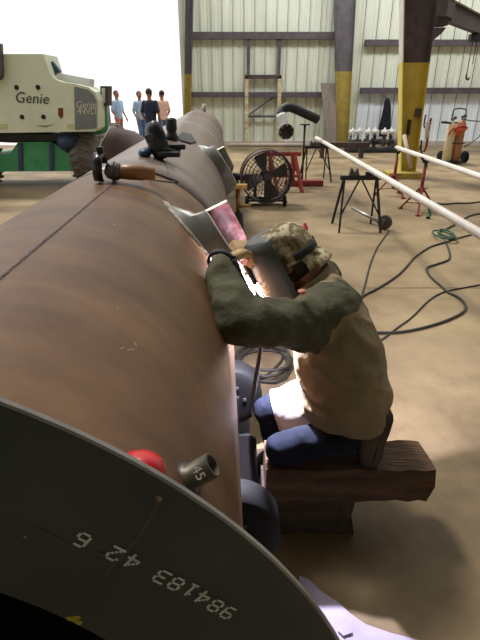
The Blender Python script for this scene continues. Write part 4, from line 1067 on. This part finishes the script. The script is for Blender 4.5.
m = MB(); m.prism([lp(58, 108, LYf - .008), lp(63, 108, LYf - .008), lp(63, 116, LYf - .008), lp(61, 119, LYf - .008), lp(58, 115, LYf - .008)], (0, .01, 0)); obj('warning_decal', m, 'decal_red', bd)
m = MB()
for x0, x1, y0, y1 in ((67.5, 74, 124, 128.5), (0, 7, 124, 129)):
    m = MB(); m.prism([lp(x0, y0, LYf - .008), lp(x1, y0, LYf - .008), lp(x1, y1, LYf - .008), lp(x0, y1, LYf - .008)], (0, .01, 0))
    obj('label_plate', m, 'decal', bd)
m = MB(); m.prism([lp(36, 125, LYf - .008), lp(45, 127, LYf - .008), lp(54, 124, LYf - .008), lp(45, 126, LYf - .008)], (0, .01, 0))
obj('smudge', m, 'text_black', bd)
m = MB(); m.prism([lp(-70, 44), lp(3, 44), lp(4.5, 76), lp(2, 80), lp(-70, 80)], (0, -.12, 0)); obj('counterweight_arm', m, 'column_grey', lift)
m = MB(); a_, c_ = lp(48, 66, LYf + .3), lp(56, 76, LYf + .3); m.bar(a_, c_, .10, .25); m.bar(lp(50, 76, LYf + .4), lp(92, 84, LYf + .4), .3, .16, mi=1); obj('boom_foot', m, ['lift_blue', 'lift_white'], lift)
m = MB(); m.box(lp(35, 135.5, 10.1), (1.3, 1.0, .12)); m.cyl(V((-4.2, 10.2, .8)), V((-4.2, 10.2, .98)), .6, n=30); obj('slew_ring', m, 'black', lift)
# chassis
Yc = 9.55
poly = [at_y(-40, 172, Yc), at_y(74, 171, Yc), at_y(74, 157, Yc), at_y(52, 142, Yc), at_y(18, 142, Yc), at_y(10, 154, Yc), at_y(-40, 156, Yc)]
m = MB(); m.prism(poly, (0, .9, 0))
for x0 in (18, 49): m.prism([at_y(x0, 143, Yc - .03), at_y(x0 + 4, 143, Yc - .03), at_y(x0 + 4.5, 171, Yc - .03), at_y(x0 + .5, 171, Yc - .03)], (0, .05, 0), mi=1)
obj('chassis', m, ['lift_green', 'lift_blue'], lift)
m = MB(); m.ell(at_y(69, 141, 9.7), .22, .3, .2); m.box(at_y(70, 140, 9.9), (.3, .3, .3), bevel=.05); obj('drive_hub', m, 'lift_blue', lift)
def tyre(cx, cy, r, w):
    m = MB(); c = V((cx - w / 2, cy, r))
    m.lathe(c, (1, 0, 0), [(0, r * .5), (.0, r * .78), (w * .08, r * .92), (w * .2, r * .965), (w * .8, r * .965), (w * .92, r * .92), (w, r * .78), (w, r * .5)], 48)
    nl = 22
    for k in range(nl):
        for s_ in (0, 1):
            a0 = 2 * PI * (k + .5 * s_) / nl; rows = []
            for u, da in ((.02, .10), (.5, -.04)):
                x = cx - w / 2 + (u if s_ == 0 else 1 - u) * w
                for rr in (r * .95, r):
                    for e in (-.048, .048):
                        a = a0 + da + e; rows.append(V((x, cy + rr * math.cos(a), r + rr * math.sin(a))))
            m.add(rows, [(0, 1, 3, 2), (4, 6, 7, 5), (0, 4, 5, 1), (2, 3, 7, 6), (0, 2, 6, 4), (1, 5, 7, 3)])
    w_ = obj('tyre', m, 'rubber', lift)
    m = MB(); m.lathe(c + V((.04, 0, 0)), (1, 0, 0), [(0, r * .52), (0, r * .3), (.05, r * .2), (.05, 0)], 24); obj('rim', m, 'lift_white', w_)
tyre(-3.02, 9.95, .51, .42); tyre(-5.0, 9.75, .51, .42); tyre(-3.02, 12.2, .51, .42)
m = MB(); m.prism([at_y(100, 86, 9.7), at_y(108, 86, 9.7), at_y(108, 106, 9.7), at_y(101, 106, 9.7)], (0, .3, 0), mi=0); m.prism([at_y(101.5, 88, 9.69), at_y(105, 88, 9.69), at_y(105, 103, 9.69), at_y(102, 103, 9.69)], (0, .05, 0), mi=1); obj('control_box', m, ['steel_brown', 'lift_white'], lift)
m = MB(); m.bar(at_y(104, 106, 9.85), at_y(106, 131, 9.85), .1, .1); m.bar(at_y(106, 130, 9.85), at_y(80, 134, 9.9), .1, .1); obj('post', m, 'lift_green', lift)

# ================================================================ PEOPLE IN THE DOORWAY
def walker(name_lbl, x, y, fdir, shirt, pants, hgt=1.75, arm=.15, stride=.12, shorts=False):
    t = thing('person', name_lbl, 'person', (x, y, 0)); s = hgt / 1.75; o = V((x, y, 0))
    f = V((*fdir, 0)).normalized(); sd = V((f.y, -f.x, 0)); W = lambda a_, b_, c_: o + (f * a_ + sd * b_ + UZ * c_) * s
    b = MB()
    b.ell(W(.0, 0, 1.63), .095 * s, .078 * s, .118 * s, M4((f, sd, UZ)).transposed()); b.ell(W(.095, 0, 1.61), .018, .014, .024); 
    for q in (-1, 1): b.ell(W(-.005, .08 * q, 1.62), .016, .010, .03)
    b.capsule(W(-.01, 0, 1.56), W(-.01, 0, 1.45), .05 * s, .06 * s)
    b.loft([ellring(W(0, 0, z), sd * (w * s), f * (d * s), 20) for z, w, d in ((.9, .14, .09), (1.05, .13, .085), (1.25, .155, .1), (1.40, .15, .09), (1.46, .07, .06))])
    for q in (-1, 1):
        sh_, el, wr = W(0, .19 * q, 1.40), W(-.03, .25 * q, 1.12), W(arm, .22 * q, .90)
        b.capsule(sh_, el, .046 * s, .038 * s); b.capsule(el, wr, .038 * s, .027 * s)
        b.capsule(wr, wr + (f * .03 - UZ * .07) * s, .03 * s, .026 * s, 10, 3)
        for i in range(4): p0 = wr + (f * (.03 + .012 * (i - 1.5)) - UZ * .08) * s; b.capsule(p0, p0 + (f * .02 - UZ * .07) * s, .009 * s, .008 * s, 8, 2)
        b.capsule(wr + (f * .03 - UZ * .03) * s, wr + (f * .08 - UZ * .07) * s, .011 * s, .009 * s, 8, 2)
        hp, kn, an = W(0, .09 * q, .9), W(stride * q * .6 + .03, .10 * q, .49), W(stride * q, .11 * q, .09)
        b.capsule(hp, kn, .075 * s, .05 * s); b.capsule(kn, an, .05 * s, .034 * s); b.capsule(an - UZ * .03, an + f * .14 * s - UZ * .05, .035 * s, .03 * s)
    blob('body', b, ['skin'], t, .011, 2)
    h = MB(); h.ell(W(-.02, 0, 1.665), .092 * s, .083 * s, .10 * s); obj('hair', h, 'hair', t)
    c = MB()
    c.loft([ellring(W(0, 0, z), sd * (w * s), f * (d * s), 24) for z, w, d in ((.86, .175, .125), (1.0, .165, .12), (1.25, .185, .125), (1.38, .185, .115), (1.455, .10, .08))])
    for q in (-1, 1): c.capsule(W(0, .17 * q, 1.39), W(-.02, .235 * q, 1.17), .07 * s, .062 * s)
    blob('shirt', c, [shirt], t, .014, 4)
    p = MB(); p.ell(W(0, 0, .93), .16 * s, .115 * s, .1 * s, M4((sd, f, UZ)).transposed())
    for q in (-1, 1):
        hp, kn, an = W(0, .09 * q, .9), W(stride * q * .6 + .03, .10 * q, .49), W(stride * q, .11 * q, .10)
        p.capsule(hp, kn, .095 * s, .07 * s)
        if not shorts: p.capsule(kn, an, .07 * s, .06 * s)
    blob('trousers', p, [pants], t, .014, 4)
    for q in (-1, 1):
        an = W(stride * q, .11 * q, .06); m = MB(); m.loft([ellring(an + f * (a_ * s) - UZ * (.06 - z_) + UZ * 0, sd * w_, UZ * z_, 14) for a_, w_, z_ in ((-.09, .02, .03), (-.06, .042, .05), (0, .046, .06), (.08, .05, .045), (.16, .045, .034), (.19, .02, .02))]); obj('shoe', m, 'boot', t)
walker('person in black T-shirt and jeans seen from behind in the bright doorway', -2.57, 15.0, (.25, 1), 'shirt_navy', 'denim_light', 1.76)
walker('person in light blue shirt standing left of the one in black', -3.35, 17.6, (.6, -.8), 'shirt_blue', 'denim_light', 1.7)
walker('person in pale peach shirt half hidden right of the one in black', -2.55, 17.2, (-.6, .8), 'shirt_peach', 'denim_light', 1.72, .2)
walker('person in pale shirt and reddish trousers farthest left in the doorway', -4.15, 17.8, (.8, -.5), 'shirt_blue', 'trouser_red', 1.72)
t = thing('tool_cabinet', 'dark blue cabinet standing outside the doorway beside the boom lift', 'cabinet', (-4.3, 16.0, 0))
m = MB(); m.box((-4.32, 16.0, .83), (.55, .6, 1.5), bevel=.02); cb_ = obj('cabinet_body', m, 'cabinet_blue', t)
m = MB(); m.box((-4.32, 15.69, 1.15), (.49, .02, .75), bevel=.005); d_ = obj('door', m, 'cabinet_blue', t); m = MB(); m.box((-4.15, 15.67, 1.15), (.02, .02, .14)); obj('handle', m, 'silver', d_)
m = MB()
for a_ in (-.22, .22):
    for c_ in (-.22, .22): m.cyl((-4.32 + a_, 16 + c_, 0), (-4.32 + a_, 16 + c_, .09), .04, n=10)
obj('feet', m, 'black', t)

# ================================================================ LIGHT
def light(name, typ, loc, energy, color=(1, 1, 1), **k):
    l_ = bpy.data.lights.new(name, typ); l_.energy = energy; l_.color = color
    for a_, b_ in k.items(): setattr(l_, a_, b_)
    o = bpy.data.objects.new(name, l_); COL.objects.link(o); o.location = loc; return o
s_ = light('skylight_sun', 'SUN', (0, 0, 9), 2.9, (1, .97, .92), angle=R2D(10))
s_.rotation_euler = V((.43, -.42, -1)).to_track_quat('-Z', 'Y').to_euler()
light('arc_light', 'POINT', AR + V((.016, -.018, -.026)), 190.0, (.80, .78, 1.0), shadow_soft_size=.012)

a_ = light('wall_fill_light', 'AREA', (4.5, 14.0, 6.4), 340, (.93, .97, 1.0), shape='RECTANGLE', size=11, size_y=1.0)  # unseen light added to brighten the back wall
a_.rotation_euler = V((0, .75, -1)).to_track_quat('-Z', 'Y').to_euler()
w = bpy.data.worlds.new('World'); SC.world = w; w.use_nodes = True
nt = w.node_tree; n = nt.nodes; l = nt.links
bg = n['Background']
tc = n.new('ShaderNodeTexCoord'); sx = n.new('ShaderNodeSeparateXYZ'); l.new(tc.outputs['Generated'], sx.inputs[0])
# bright open side (far and left), dim hall behind
d1 = n.new('ShaderNodeVectorMath'); d1.operation = 'DOT_PRODUCT'; d1.inputs[1].default_value = V((-.40, .62, .68)).normalized()
l.new(tc.outputs['Generated'], d1.inputs[0])
mr = n.new('ShaderNodeMapRange'); mr.interpolation_type = 'SMOOTHSTEP'; mr.inputs['From Min'].default_value = -.35; mr.inputs['From Max'].default_value = .6
mr.inputs['To Min'].default_value = .36; mr.inputs['To Max'].default_value = 1.12
l.new(d1.outputs['Value'], mr.inputs['Value'])
bg.inputs['Color'].default_value = (1, .995, .98, 1)
l.new(mr.outputs['Result'], bg.inputs['Strength'])

# ================================================================ CAMERA
cd = bpy.data.cameras.new('camera'); cam = bpy.data.objects.new('camera', cd); COL.objects.link(cam)
cam.location = (0, 0, CAM_H); cam.rotation_euler = (PI / 2 - PITCH, 0, 0)
cd.sensor_fit = 'VERTICAL'; cd.sensor_height = 32; cd.lens = 32 * FOC / 640; cd.clip_start = .05; cd.clip_end = 300
SC.camera = cam
SC.view_settings.view_transform = 'Standard'; SC.view_settings.look = 'None'; SC.view_settings.exposure = 0.0; SC.view_settings.gamma = 1
SC.cycles.use_denoising = True
SC.cycles.sample_clamp_indirect = 4.0
